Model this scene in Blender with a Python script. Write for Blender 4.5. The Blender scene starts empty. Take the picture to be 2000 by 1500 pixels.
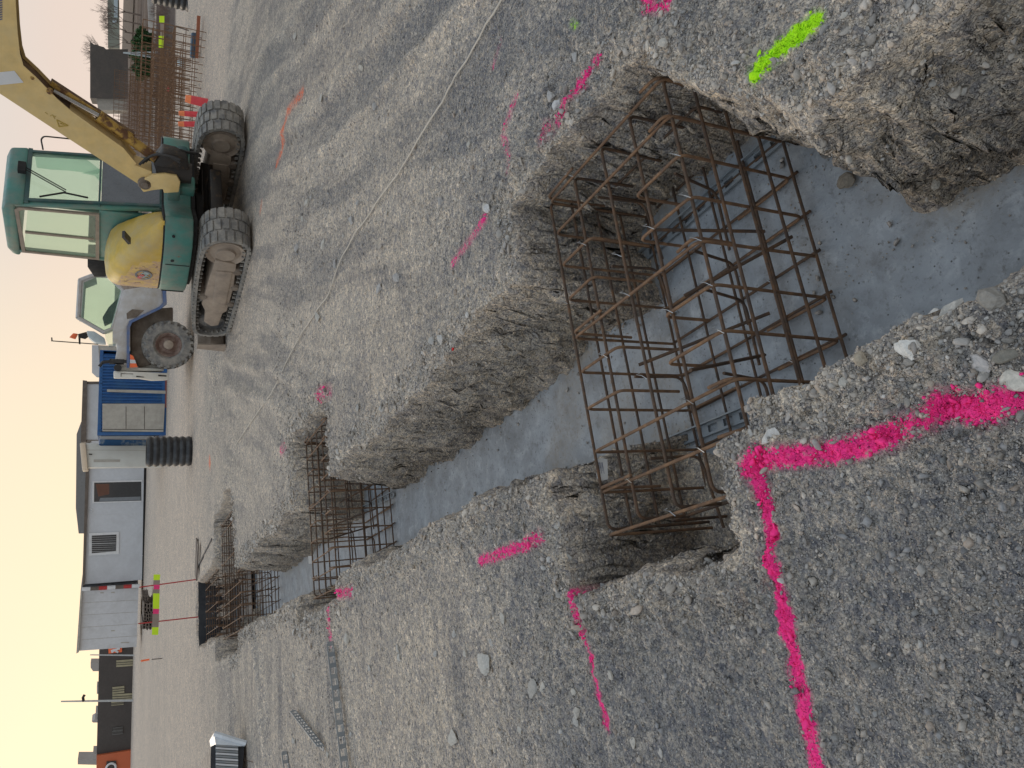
import bpy, math, random
import numpy as np
from mathutils import Vector, Matrix
random.seed(7); RNG = np.random.default_rng(11)
S = bpy.context.scene; C = S.collection
R = math.radians

# ---------------------------------------------------------------- camera (phone held upright, picture stored on its side)
FPX = 1500.0
def cam_basis(vh=218.0, roll=0.03, yaw=21.0, h=1.65):
    p = math.atan((1000-vh)/FPX*math.cos(roll)); y = R(yaw)
    fh = Vector((math.sin(y), math.cos(y), 0)); r0 = Vector((math.cos(y), -math.sin(y), 0)); z = Vector((0, 0, 1))
    F = fh*math.cos(p) - z*math.sin(p); D = -(fh*math.sin(p) + z*math.cos(p))
    return F, r0*math.cos(roll) - D*math.sin(roll), r0*math.sin(roll) + D*math.cos(roll), Vector((0, 0, h))
CF, CU, CV, CO = cam_basis()
cd = bpy.data.cameras.new('camera'); cam = bpy.data.objects.new('camera', cd); C.objects.link(cam)
m = Matrix((CV, CU, -CF)).transposed().to_4x4(); m.translation = CO
cam.matrix_world = m
cd.sensor_width = 36; cd.lens = 27; cd.clip_start = 0.05; cd.clip_end = 6000
S.camera = cam

# ---------------------------------------------------------------- sky, light, exposure
SUN_AZ, SUN_EL = -8.0, 9.0       # low glow beyond the huts on the left; degrees clockwise from +Y
w = bpy.data.worlds.new('World'); S.world = w; w.use_nodes = True
wn = w.node_tree.nodes; wl = w.node_tree.links; wn.clear()
out = wn.new('ShaderNodeOutputWorld'); bg = wn.new('ShaderNodeBackground')
tc = wn.new('ShaderNodeTexCoord'); sep = wn.new('ShaderNodeSeparateXYZ'); wl.new(tc.outputs['Generated'], sep.inputs[0])
rmp = wn.new('ShaderNodeValToRGB'); wl.new(sep.outputs['Z'], rmp.inputs[0])
cr = rmp.color_ramp
cr.elements[0].position = 0.0; cr.elements[0].color = (0.84, 0.70, 0.61, 1)
cr.elements[1].position = 1.0; cr.elements[1].color = (0.60, 0.71, 0.84, 1)
for pos, c in ((0.06, (0.82, 0.68, 0.60)), (0.12, (0.77, 0.685, 0.625)), (0.18, (0.71, 0.70, 0.67)), (0.45, (0.69, 0.75, 0.80))):
    e = cr.elements.new(pos); e.color = (*c, 1)
dot = wn.new('ShaderNodeVectorMath'); dot.operation = 'DOT_PRODUCT'
sd = Vector((math.sin(R(SUN_AZ))*math.cos(R(2)), math.cos(R(SUN_AZ))*math.cos(R(2)), math.sin(R(2))))
dot.inputs[1].default_value = sd; wl.new(tc.outputs['Generated'], dot.inputs[0])
gl = wn.new('ShaderNodeMapRange'); gl.interpolation_type = 'SMOOTHERSTEP'
gl.inputs[1].default_value = 0.70; gl.inputs[2].default_value = 1.0; wl.new(dot.outputs['Value'], gl.inputs[0])
mx = wn.new('ShaderNodeMix'); mx.data_type = 'RGBA'; wl.new(gl.outputs[0], mx.inputs[0])
wl.new(rmp.outputs[0], mx.inputs[6]); mx.inputs[7].default_value = (1.04, 0.86, 0.62, 1)
sky = wn.new('ShaderNodeTexSky'); sky.sky_type = 'NISHITA'; sky.sun_disc = False
sky.sun_elevation = R(SUN_EL); sky.sun_rotation = R(SUN_AZ)
sm = wn.new('ShaderNodeVectorMath'); sm.operation = 'SCALE'; sm.inputs['Scale'].default_value = 0.004
wl.new(sky.outputs[0], sm.inputs[0])
ad = wn.new('ShaderNodeVectorMath'); ad.operation = 'ADD'; wl.new(mx.outputs[2], ad.inputs[0]); wl.new(sm.outputs[0], ad.inputs[1])
wl.new(ad.outputs[0], bg.inputs[0]); bg.inputs[1].default_value = 1.0
wl.new(bg.outputs[0], out.inputs[0])
ld = bpy.data.lights.new('sun', 'SUN'); ld.energy = 0.55; ld.angle = R(25); ld.color = (1.0, 0.86, 0.72)
lo = bpy.data.objects.new('sun', ld); C.objects.link(lo)
lo.rotation_euler = Vector((math.sin(R(SUN_AZ))*math.cos(R(22)), math.cos(R(SUN_AZ))*math.cos(R(22)), math.sin(R(22)))).to_track_quat('Z', 'Y').to_euler()
S.view_settings.view_transform = 'Standard'; S.view_settings.look = 'None'
S.view_settings.exposure = 0.0; S.view_settings.gamma = 1.0

# ---------------------------------------------------------------- helpers
def ray(px):
    x, y = px
    return CF*FPX + CU*(1500-y-750) + CV*(x-1000)
class Plane:                                   # a vertical working plane in the world, for reading real sizes off it
    def __init__(s, p0, az):                   # az: direction the plane runs, degrees anticlockwise from +X
        s.p = Vector((p0[0], p0[1], 0)); a = R(az); s.e = Vector((math.cos(a), math.sin(a), 0)); s.n = Vector((s.e.y, -s.e.x, 0))
    def at(s, px, back=0.0):                   # point seen at px, on the plane moved `back` metres along -n
        d = ray(px); q = s.p - s.n*back; t = (q-CO).dot(s.n)/d.dot(s.n); return CO + d*t
def ground_at(px, z=0.0):
    d = ray(px); return CO + d*((z-CO.z)/d.z)

def tag(o, label=None, cat=None, group=None, kind=None):
    if label: o['label'] = label
    if cat: o['category'] = cat
    if group: o['group'] = group
    if kind: o['kind'] = kind
    return o
BASE = {}
def thing(name, loc, label, cat, group=None, rz=0.0):
    o = bpy.data.objects.new(name, None); C.objects.link(o); o.location = loc; o.rotation_euler.z = rz
    o.empty_display_size = 0.1; BASE[o.name] = Vector(loc) if rz == 0 else Vector((0, 0, 0))
    return tag(o, label, cat, group)
class MB:
    def __init__(s): s.v = []; s.f = []; s.m = []
    def add(s, vs, fs, mi=0):
        k = len(s.v); s.v += [tuple(v) for v in vs]; s.f += [tuple(i+k for i in f) for f in fs]; s.m += [mi]*len(fs); return s
    def box(s, c, d, rot=None, mi=0):
        hx, hy, hz = d[0]/2, d[1]/2, d[2]/2
        vs = [Vector((x, y, z)) for z in (-hz, hz) for y in (-hy, hy) for x in (-hx, hx)]
        if rot is not None: vs = [rot @ v for v in vs]
        c = Vector(c); vs = [v+c for v in vs]
        return s.add(vs, [(0, 2, 3, 1), (4, 5, 7, 6), (0, 1, 5, 4), (2, 6, 7, 3), (0, 4, 6, 2), (1, 3, 7, 5)], mi)
    def tube(s, pts, r, n=6, closed=False, mi=0, r2=None):
        pts = [Vector(p) for p in pts]; N = len(pts); vs = []; up = None
        for i, p in enumerate(pts):
            if closed: t = (pts[(i+1) % N]-pts[i-1])
            else: t = pts[min(i+1, N-1)]-pts[max(i-1, 0)]
            t = t.normalized() if t.length > 1e-9 else Vector((0, 0, 1))
            if up is None: up = t.orthogonal().normalized()
            up = (up - t*up.dot(t)); up = up.normalized() if up.length > 1e-6 else t.orthogonal().normalized()
            b = t.cross(up); rr = r if r2 is None else r + (r2-r)*i/(N-1)
            vs += [p + (up*math.cos(2*math.pi*k/n) + b*math.sin(2*math.pi*k/n))*rr for k in range(n)]
        fs = []
        for i in range(N if closed else N-1):
            j = (i+1) % N
            fs += [(i*n+k, i*n+(k+1) % n, j*n+(k+1) % n, j*n+k) for k in range(n)]
        if not closed: fs += [tuple(range(n-1, -1, -1)), tuple((N-1)*n+k for k in range(n))]
        return s.add(vs, fs, mi)
    def prism(s, front, dv, mi=0, cap=True):    # polygon `front` swept by vector dv
        n = len(front); front = [Vector(p) for p in front]; dv = Vector(dv)
        vs = front + [p+dv for p in front]
        fs = [(i, i+n, (i+1) % n+n, (i+1) % n) for i in range(n)]
        if cap: fs += [tuple(range(n)), tuple(range(2*n-1, n-1, -1))]
        return s.add(vs, fs, mi)
    def ring(s, c, ax, prof, n=32, mi=0):       # lathe: prof = [(radius, offset along ax)], open chain
        ax = Vector(ax).normalized(); u = ax.orthogonal().normalized(); b = ax.cross(u); c = Vector(c); vs = []
        for r, o in prof: vs += [c + ax*o + (u*math.cos(2*math.pi*k/n)+b*math.sin(2*math.pi*k/n))*r for k in range(n)]
        fs = [(i*n+k, i*n+(k+1) % n, (i+1)*n+(k+1) % n, (i+1)*n+k) for i in range(len(prof)-1) for k in range(n)]
        return s.add(vs, fs, mi)
    def build(s, name, mats, parent=None, base=None, bevel=0, smooth=False, seg=2):
        if base is None: base = BASE.get(root_of(parent).name, Vector()) if parent else Vector()
        me = bpy.data.meshes.new(name); me.from_pydata([tuple(Vector(v)-base) for v in s.v], [], s.f)
        mats = mats if isinstance(mats, (list, tuple)) else [mats]
        for mm in mats: me.materials.append(mm)
        me.polygons.foreach_set('material_index', s.m)
        import bmesh
        bm = bmesh.new(); bm.from_mesh(me); bmesh.ops.recalc_face_normals(bm, faces=bm.faces)
        if bevel:
            bmesh.ops.remove_doubles(bm, verts=bm.verts, dist=1e-5)
            es = [e for e in bm.edges if len(e.link_faces) == 2 and e.calc_face_angle(0) > R(28)]
            bmesh.ops.bevel(bm, geom=es, offset=bevel, segments=seg, affect='EDGES', profile=0.5, clamp_overlap=True)
        bm.to_mesh(me); bm.free()
        if smooth or bevel:
            me.polygons.foreach_set('use_smooth', [True]*len(me.polygons))
            me.set_sharp_from_angle(angle=R(35))
        o = bpy.data.objects.new(name, me); C.objects.link(o)
        if parent: o.parent = parent
        return o
def root_of(o):
    while o.parent: o = o.parent
    return o
def copy_tree(o, parent=None):
    c = o.copy(); C.objects.link(c); c.parent = parent
    for ch in list(o.children): copy_tree(ch, c)
    return c
def single(mb, name, mats, base, label, cat, group=None, **k):   # a thing that is one mesh, with its origin at its base
    o = mb.build(name, mats, None, base=Vector(base), **k); o.location = base
    return tag(o, label, cat, group)

# ---------------------------------------------------------------- materials
def new_mat(name):
    mt = bpy.data.materials.new(name); mt.use_nodes = True; nt = mt.node_tree; nt.nodes.clear()
    o = nt.nodes.new('ShaderNodeOutputMaterial'); b = nt.nodes.new('ShaderNodeBsdfPrincipled'); nt.links.new(b.outputs[0], o.inputs[0])
    return mt, nt, b
def nz(nt, scale, detail=4, rough=0.6, coord=None, dist=0.0):
    n = nt.nodes.new('ShaderNodeTexNoise'); n.inputs['Scale'].default_value = scale; n.inputs['Detail'].default_value = detail
    n.inputs['Roughness'].default_value = rough; n.inputs['Distortion'].default_value = dist
    if coord: nt.links.new(coord, n.inputs['Vector'])
    return n
def mixc(nt, fac, a, b):
    m_ = nt.nodes.new('ShaderNodeMix'); m_.data_type = 'RGBA'
    for k, v in ((0, fac), (6, a), (7, b)):
        if hasattr(v, 'is_linked'): nt.links.new(v, m_.inputs[k])
        else: m_.inputs[k].default_value = v if k == 0 else (*v, 1) if len(v) == 3 else v
    return m_.outputs[2]
def mr(nt, src, a, b, c=0.0, d=1.0):
    n = nt.nodes.new('ShaderNodeMapRange'); nt.links.new(src, n.inputs[0])
    for i, v in enumerate((a, b, c, d)): n.inputs[i+1].default_value = v
    return n.outputs[0]
def mat(name, col, rough=0.6, metal=0.0, dirt=None, dscale=3.0, damt=(0.45, 0.75), var=0.12, vscale=8.0, bump=0.0, bscale=60.0,
        dirt2=None, d2scale=9.0, d2amt=(0.6, 0.7), stretch=None, spec=0.5):
    mt, nt, b = new_mat(name); tcn = nt.nodes.new('ShaderNodeTexCoord'); co = tcn.outputs['Object']
    if stretch:
        mp = nt.nodes.new('ShaderNodeMapping'); mp.inputs['Scale'].default_value = stretch; nt.links.new(co, mp.inputs[0]); sco = mp.outputs[0]
    else: sco = co
    v = nz(nt, vscale, 5, 0.6, co)
    dark = tuple(c*(1-var) for c in col); lite = tuple(min(1, c*(1+var)) for c in col)
    c = mixc(nt, mr(nt, v.outputs[0], 0.3, 0.7), dark, lite)
    if dirt:
        d = nz(nt, dscale, 8, 0.68, sco); c = mixc(nt, mr(nt, d.outputs[0], *damt), c, dirt)
    if dirt2:
        d = nz(nt, d2scale, 8, 0.7, sco); c = mixc(nt, mr(nt, d.outputs[0], *d2amt), c, dirt2)
    nt.links.new(c, b.inputs['Base Color'])
    rn = nz(nt, vscale*2.3, 4, 0.6, co); nt.links.new(mr(nt, rn.outputs[0], 0.3, 0.7, max(0.02, rough-0.1), min(1, rough+0.1)), b.inputs['Roughness'])
    b.inputs['Metallic'].default_value = metal; b.inputs['Specular IOR Level'].default_value = spec
    if bump:
        bn = nz(nt, bscale, 5, 0.6, co); bp = nt.nodes.new('ShaderNodeBump'); bp.inputs['Strength'].default_value = bump
        bp.inputs['Distance'].default_value = 0.01; nt.links.new(bn.outputs[0], bp.inputs['Height']); nt.links.new(bp.outputs[0], b.inputs['Normal'])
    return mt
DUST = (0.27, 0.235, 0.20)
M = {}
M['rust'] = mat('rust', (0.085, 0.054, 0.036), 0.75, 0.15, dirt=(0.19, 0.095, 0.042), dscale=22, damt=(0.45, 0.7), dirt2=(0.055, 0.04, 0.035), d2scale=9, d2amt=(0.5, 0.7), bump=0.5, bscale=260)
M['rustlight'] = mat('rust_light', (0.145, 0.083, 0.048), 0.8, 0.1, dirt=(0.30, 0.165, 0.08), dscale=20, dirt2=(0.07, 0.045, 0.035), d2scale=8, bump=0.4, bscale=260)
M['wire'] = mat('tie_wire', (0.42, 0.43, 0.44), 0.4, 0.7)
M['teal'] = mat('teal_paint', (0.055, 0.195, 0.165), 0.42, 0.0, dirt=(0.16, 0.18, 0.15), dscale=3.5, damt=(0.42, 0.72), dirt2=(0.19, 0.11, 0.07), d2scale=6, d2amt=(0.66, 0.74))
M['tealdark'] = mat('dark_teal_paint', (0.025, 0.085, 0.085), 0.5, 0.0, dirt=(0.10, 0.11, 0.10), dscale=5)  # darker teal of the windscreen seal and tool box
M['yellow'] = mat('yellow_paint', (0.60, 0.40, 0.06), 0.45, 0.0, dirt=(0.46, 0.36, 0.17), dscale=2.5, damt=(0.40, 0.70), dirt2=(0.30, 0.22, 0.12), d2scale=10, d2amt=(0.68, 0.78))
M['boomyellow'] = mat('boom_paint', (0.66, 0.475, 0.19), 0.5, 0.0, dirt=(0.62, 0.49, 0.25), dscale=3, damt=(0.4, 0.8), dirt2=(0.22, 0.13, 0.06), d2scale=12, d2amt=(0.70, 0.80))
M['fadedyellow'] = mat('faded_paint', (0.66, 0.46, 0.16), 0.65, 0.0, dirt=(0.50, 0.33, 0.22), dscale=9, damt=(0.42, 0.56), dirt2=(0.20, 0.11, 0.075), d2scale=13, d2amt=(0.56, 0.64))
M['rustyyellow'] = mat('rusty_paint', (0.45, 0.28, 0.06), 0.6, 0.0, dirt=(0.13, 0.06, 0.025), dscale=9, damt=(0.45, 0.56), bump=0.3)
M['boomrust'] = mat('boom_rust', (0.10, 0.052, 0.024), 0.7, 0.0, dirt=(0.26, 0.16, 0.07), dscale=7, damt=(0.5, 0.7), bump=0.3)
M['greasy'] = mat('greasy_steel', (0.018, 0.015, 0.013), 0.5, 0.2, dirt=(0.12, 0.07, 0.03), dscale=9, damt=(0.54, 0.74), bump=0.3)
M['rubber'] = mat('rubber', (0.045, 0.047, 0.05), 0.75, 0, dirt=(0.17, 0.165, 0.155), dscale=6, damt=(0.38, 0.62), bump=0.5, bscale=90)
M['rubberdusty'] = mat('dusty_rubber', (0.12, 0.122, 0.125), 0.85, 0, dirt=(0.32, 0.30, 0.265), dscale=7, damt=(0.35, 0.65), bump=0.5, bscale=60)
M['dustysteel'] = mat('dusty_steel', (0.33, 0.27, 0.215), 0.8, 0, dirt=(0.20, 0.165, 0.14), dscale=5, dirt2=(0.15, 0.09, 0.06), d2scale=9, d2amt=(0.66, 0.76))
M['black'] = mat('black_plastic', (0.018, 0.018, 0.02), 0.45, 0, dirt=(0.09, 0.085, 0.08), dscale=5, damt=(0.5, 0.85))
M['blackmat'] = mat('matt_black', (0.012, 0.012, 0.013), 0.8)  # matt black parts, and the sheet of shade in the container
M['chrome'] = mat('chrome', (0.6, 0.6, 0.6), 0.2, 1.0)
M['liftgrey'] = mat('loader_paint', (0.53, 0.535, 0.55), 0.6, 0, dirt=(0.42, 0.385, 0.34), dscale=3, damt=(0.35, 0.65))
M['loaderwhite'] = mat('loader_white', (0.66, 0.64, 0.58), 0.6, 0, dirt=(0.35, 0.31, 0.26), dscale=4, damt=(0.5, 0.8))
M['bluetrim'] = mat('blue_trim', (0.09, 0.15, 0.32), 0.5, 0, dirt=(0.2, 0.2, 0.22), dscale=6)
M['mud'] = mat('muddy_metal', (0.15, 0.12, 0.095), 0.85, 0, dirt=(0.27, 0.23, 0.19), dscale=5)
M['rustbrown'] = mat('rusty_rim', (0.17, 0.105, 0.085), 0.8, 0, dirt=(0.28, 0.225, 0.19), dscale=8, damt=(0.4, 0.65))
M['blue'] = mat('container_blue', (0.008, 0.085, 0.27), 0.45, 0, dirt=(0.04, 0.13, 0.27), dscale=2.5, var=0.15, dirt2=(0.25, 0.28, 0.30), d2scale=5, d2amt=(0.70, 0.76))
M['panelgrey'] = mat('shutter_grey', (0.40, 0.385, 0.345), 0.6, 0, dirt=(0.30, 0.28, 0.25), dscale=2.5)
M['hutwall'] = mat('hut_wall', (0.52, 0.55, 0.59), 0.5, 0, dirt=(0.44, 0.46, 0.49), dscale=0.8, var=0.05)
M['hutwall2'] = mat('hut_wall_pale', (0.55, 0.57, 0.60), 0.5, 0, dirt=(0.42, 0.43, 0.44), dscale=1.1, var=0.05, dirt2=(0.2, 0.2, 0.2), d2scale=2.5, d2amt=(0.7, 0.8))
M['browntrim'] = mat('brown_trim', (0.105, 0.085, 0.07), 0.6, 0, dirt=(0.16, 0.13, 0.11), dscale=3)
M['roofgrey'] = mat('roof_grey', (0.17, 0.175, 0.18), 0.6, 0, var=0.08)
M['white'] = mat('white_frame', (0.66, 0.68, 0.70), 0.5, 0, dirt=(0.5, 0.5, 0.5), dscale=4)
M['cream'] = mat('cream_plastic', (0.66, 0.55, 0.42), 0.5, 0, var=0.06)
M['cabinet'] = mat('cabinet_white', (0.55, 0.57, 0.545), 0.45, 0, dirt=(0.45, 0.45, 0.42), dscale=2, var=0.05)
M['darkglass'] = mat('dark_glass', (0.035, 0.04, 0.045), 0.12, 0)
M['darkfacade'] = mat('dark_facade', (0.055, 0.048, 0.045), 0.6, 0, dirt=(0.075, 0.065, 0.06), dscale=0.5)
M['orangefacade'] = mat('orange_facade', (0.50, 0.12, 0.045), 0.6, 0, var=0.08, vscale=0.6)
M['orange'] = mat('orange_plastic', (0.85, 0.16, 0.05), 0.5)
M['yellowwin'] = mat('blind', (0.36, 0.33, 0.22), 0.6, 0, var=0.25, vscale=1.5)
M['red'] = mat('red_stake', (0.42, 0.03, 0.03), 0.55)
M['redplastic'] = mat('red_plastic', (0.65, 0.06, 0.075), 0.5, 0, var=0.15)
M['orangetip'] = mat('orange_tip', (0.80, 0.22, 0.08), 0.5, 0, var=0.2)
M['tapeyellow'] = mat('tape_yellow', (0.62, 0.90, 0.02), 0.4, 0, var=0.04)
M['tapepink'] = mat('tape_pink', (0.85, 0.04, 0.20), 0.4, 0, var=0.04)
M['tapefaded'] = mat('tape_faded', (0.30, 0.24, 0.20), 0.5)
M['timber'] = mat('timber', (0.12, 0.095, 0.08), 0.8, 0, dirt=(0.22, 0.19, 0.16), dscale=4)
M['corr'] = mat('corrugated_black', (0.014, 0.016, 0.02), 0.4, 0, dirt=(0.06, 0.065, 0.07), dscale=6)
M['membrane'] = mat('membrane', (0.018, 0.022, 0.03), 0.6, 0, dirt=(0.05, 0.055, 0.06), dscale=3, bump=0.6, bscale=5)
M['spacer'] = mat('spacer_plastic', (0.20, 0.225, 0.245), 0.6, 0, dirt=(0.29, 0.285, 0.27), dscale=9)
M['wrap'] = mat('plastic_wrap', (0.60, 0.66, 0.72), 0.25, 0, var=0.1, bump=0.6, bscale=14)
M['paper'] = mat('paper', (0.70, 0.70, 0.69), 0.6, 0, var=0.05)
M['ink'] = mat('ink', (0.10, 0.12, 0.20), 0.7)
M['cord'] = mat('cord', (0.52, 0.47, 0.40), 0.8)
M['concrete'] = None
M['galv'] = mat('galvanised', (0.45, 0.48, 0.50), 0.45, 0.4)
M['poleblue'] = mat('pale_pole', (0.45, 0.52, 0.54), 0.5)
M['cityhaze'] = mat('far_block', (0.42, 0.40, 0.38), 0.8)
M['greenhall'] = mat('pale_green_cladding', (0.25, 0.28, 0.24), 0.7, 0, dirt=(0.20, 0.19, 0.16), dscale=0.15)
M['bark'] = mat('bark', (0.16, 0.125, 0.105), 0.9)
M['leafgreen'] = mat('leaf_green', (0.028, 0.085, 0.020), 0.6, 0, var=0.5, vscale=3)
M['drygrass'] = mat('dry_brush', (0.15, 0.10, 0.08), 0.9, 0, var=0.35, vscale=1.5)
M['kerb'] = mat('kerb_concrete', (0.42, 0.41, 0.39), 0.8)

def glass(name, tint, trans=0.6):
    mt, nt, b = new_mat(name)
    t = nt.nodes.new('ShaderNodeBsdfTransparent'); t.inputs[0].default_value = (*tint, 1)
    g = nt.nodes.new('ShaderNodeBsdfGlossy'); g.inputs[0].default_value = (0.9, 0.95, 0.92, 1); g.inputs[1].default_value = 0.05
    b.inputs['Base Color'].default_value = (0.52, 0.74, 0.62, 1); b.inputs['Roughness'].default_value = 0.4
    lw = nt.nodes.new('ShaderNodeLayerWeight'); pw = nt.nodes.new('ShaderNodeMath'); pw.operation = 'POWER'; nt.links.new(lw.outputs['Facing'], pw.inputs[0]); pw.inputs[1].default_value = 4.0; f = nt.nodes.new('ShaderNodeMapRange'); nt.links.new(pw.outputs[0], f.inputs[0]); f.inputs[3].default_value = 0.03; f.inputs[4].default_value = 0.6
    m1 = nt.nodes.new('ShaderNodeMixShader'); m1.inputs[0].default_value = 1-trans; nt.links.new(t.outputs[0], m1.inputs[1]); nt.links.new(b.outputs[0], m1.inputs[2])
    m2 = nt.nodes.new('ShaderNodeMixShader'); nt.links.new(f.outputs[0], m2.inputs[0]); nt.links.new(m1.outputs[0], m2.inputs[1]); nt.links.new(g.outputs[0], m2.inputs[2])
    o = [n for n in nt.nodes if n.type == 'OUTPUT_MATERIAL'][0]; nt.links.new(m2.outputs[0], o.inputs[0]); return mt
M['glass'] = glass('green_glass', (0.88, 0.955, 0.915), 0.94)
M['dustyglass'] = glass('dusty_glass', (0.93, 0.975, 0.915), 0.91)
M['film'] = glass('window_film', (0.80, 0.90, 0.86), 0.88)

# ---------------------------------------------------------------- terrain
def hsh(ix, iy, s=0):
    n = (ix.astype(np.int64)*374761393 + iy.astype(np.int64)*668265263 + s*2147483647+s*97) & 0xffffffff
    n = ((n ^ (n >> 13))*1274126177) & 0xffffffff; n = (n ^ (n >> 16)) & 0xffffffff
    n = (n*2246822519) & 0xffffffff; n ^= (n >> 15)
    return (n & 0xffffff)/float(0xffffff)
def vn(x, y, s=0):
    ix = np.floor(x); iy = np.floor(y); fx = x-ix; fy = y-iy; fx = fx*fx*(3-2*fx); fy = fy*fy*(3-2*fy)
    a = hsh(ix, iy, s); b = hsh(ix+1, iy, s); c = hsh(ix, iy+1, s); d = hsh(ix+1, iy+1, s)
    return (a+(b-a)*fx) + ((c+(d-c)*fx) - (a+(b-a)*fx))*fy - 0.5
def fbm(x, y, o=4, s=0, g=0.55):
    t = 0; a = 1.0
    for k in range(o):
        t = t + a*vn(x*(2.03**k)+k*17.3, y*(2.03**k)-k*9.1, s+k); a *= g
    return t
def worley(x, y, s=0):                          # domes of pebbles: height 0..1 and a random id per pebble
    ix = np.floor(x); iy = np.floor(y); best = np.full(x.shape, 9.0); idd = np.zeros(x.shape)
    for dx in (-1, 0, 1):
        for dy in (-1, 0, 1):
            cx, cy = ix+dx, iy+dy
            px_ = cx+0.15+0.7*hsh(cx, cy, s+1); py_ = cy+0.15+0.7*hsh(cx, cy, s+2); sc = 0.7+0.6*hsh(cx, cy, s+3)
            d = np.hypot(x-px_, y-py_)/sc; q = d < best; best = np.where(q, d, best); idd = np.where(q, hsh(cx, cy, s+4), idd)
    return np.sqrt(np.clip(1-(best/0.62)**2, 0, 1)), idd
#        x0     x1     y0    y1
PITS = [(0.56, 1.22, -1.5, 2.2), (0.15, 1.95, 1.74, 2.72), (0.50, 1.95, 1.60, 2.70), (0.69, 1.56, 2.0, 13.4), (0.50, 2.26, 6.30, 7.75), (0.40, 2.75, 11.6, 14.1), (0.75, 2.05, 13.9, 17.15)]
FLOOR = -0.68
def seg_d(x, y, a, b):
    ax, ay = a; bx, by = b; dx, dy = bx-ax, by-ay; L = dx*dx+dy*dy
    t = np.clip(((x-ax)*dx+(y-ay)*dy)/L, 0, 1); return np.hypot(x-ax-t*dx, y-ay-t*dy)
def sdf(x, y):                                  # signed distance to the dug outline, negative inside
    best = np.full(np.shape(x), 1e9)
    for a, b, c, d in PITS:
        qx = np.abs(x-(a+b)/2)-(b-a)/2; qy = np.abs(y-(c+d)/2)-(d-c)/2
        s = np.hypot(np.maximum(qx, 0), np.maximum(qy, 0)) + np.minimum(np.maximum(qx, qy), 0)
        best = np.minimum(best, s)
    dg = (x-1.20)*0.597 - (y-1.13)*0.802          # slanting corner between the trench and the near pit
    dg = np.maximum(dg, np.maximum(np.maximum(x-1.93, y-1.9), 0.9-x)); best = np.minimum(best, dg)
    return best
def sst(t): t = np.clip(t, 0, 1); return t*t*(3-2*t)
def dust(x, y):                                 # 1 where the surface is trodden to fines, 0 where gravel lies open
    return sst(1.7*fbm(x*0.75+3, y*0.75, 4, 121)+0.40+0.25*sst((y-3.0)/4) - 0.5*sst((1.2-x)/0.8)*sst((2.2-y)/0.6))
RUTS = [((2.55, 1.0), (6.3, 9.0), 0.17), ((4.0, 1.6), (7.9, 9.3), 0.17), ((2.2, 6.9), (5.0, 12.5), 0.15), ((-3.0, 9.2), (1.2, 10.4), 0.16), ((-3.0, 12.2), (0.4, 12.6), 0.2)]
def rut_q(x, y, a, b):
    L = math.hypot(b[0]-a[0], b[1]-a[1]); ex_, ey_ = (b[0]-a[0])/L, (b[1]-a[1])/L
    u = (x-a[0])*ex_+(y-a[1])*ey_; q = -(x-a[0])*ey_+(y-a[1])*ex_ + 0.10*np.sin(u*0.9); return q, u
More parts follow.
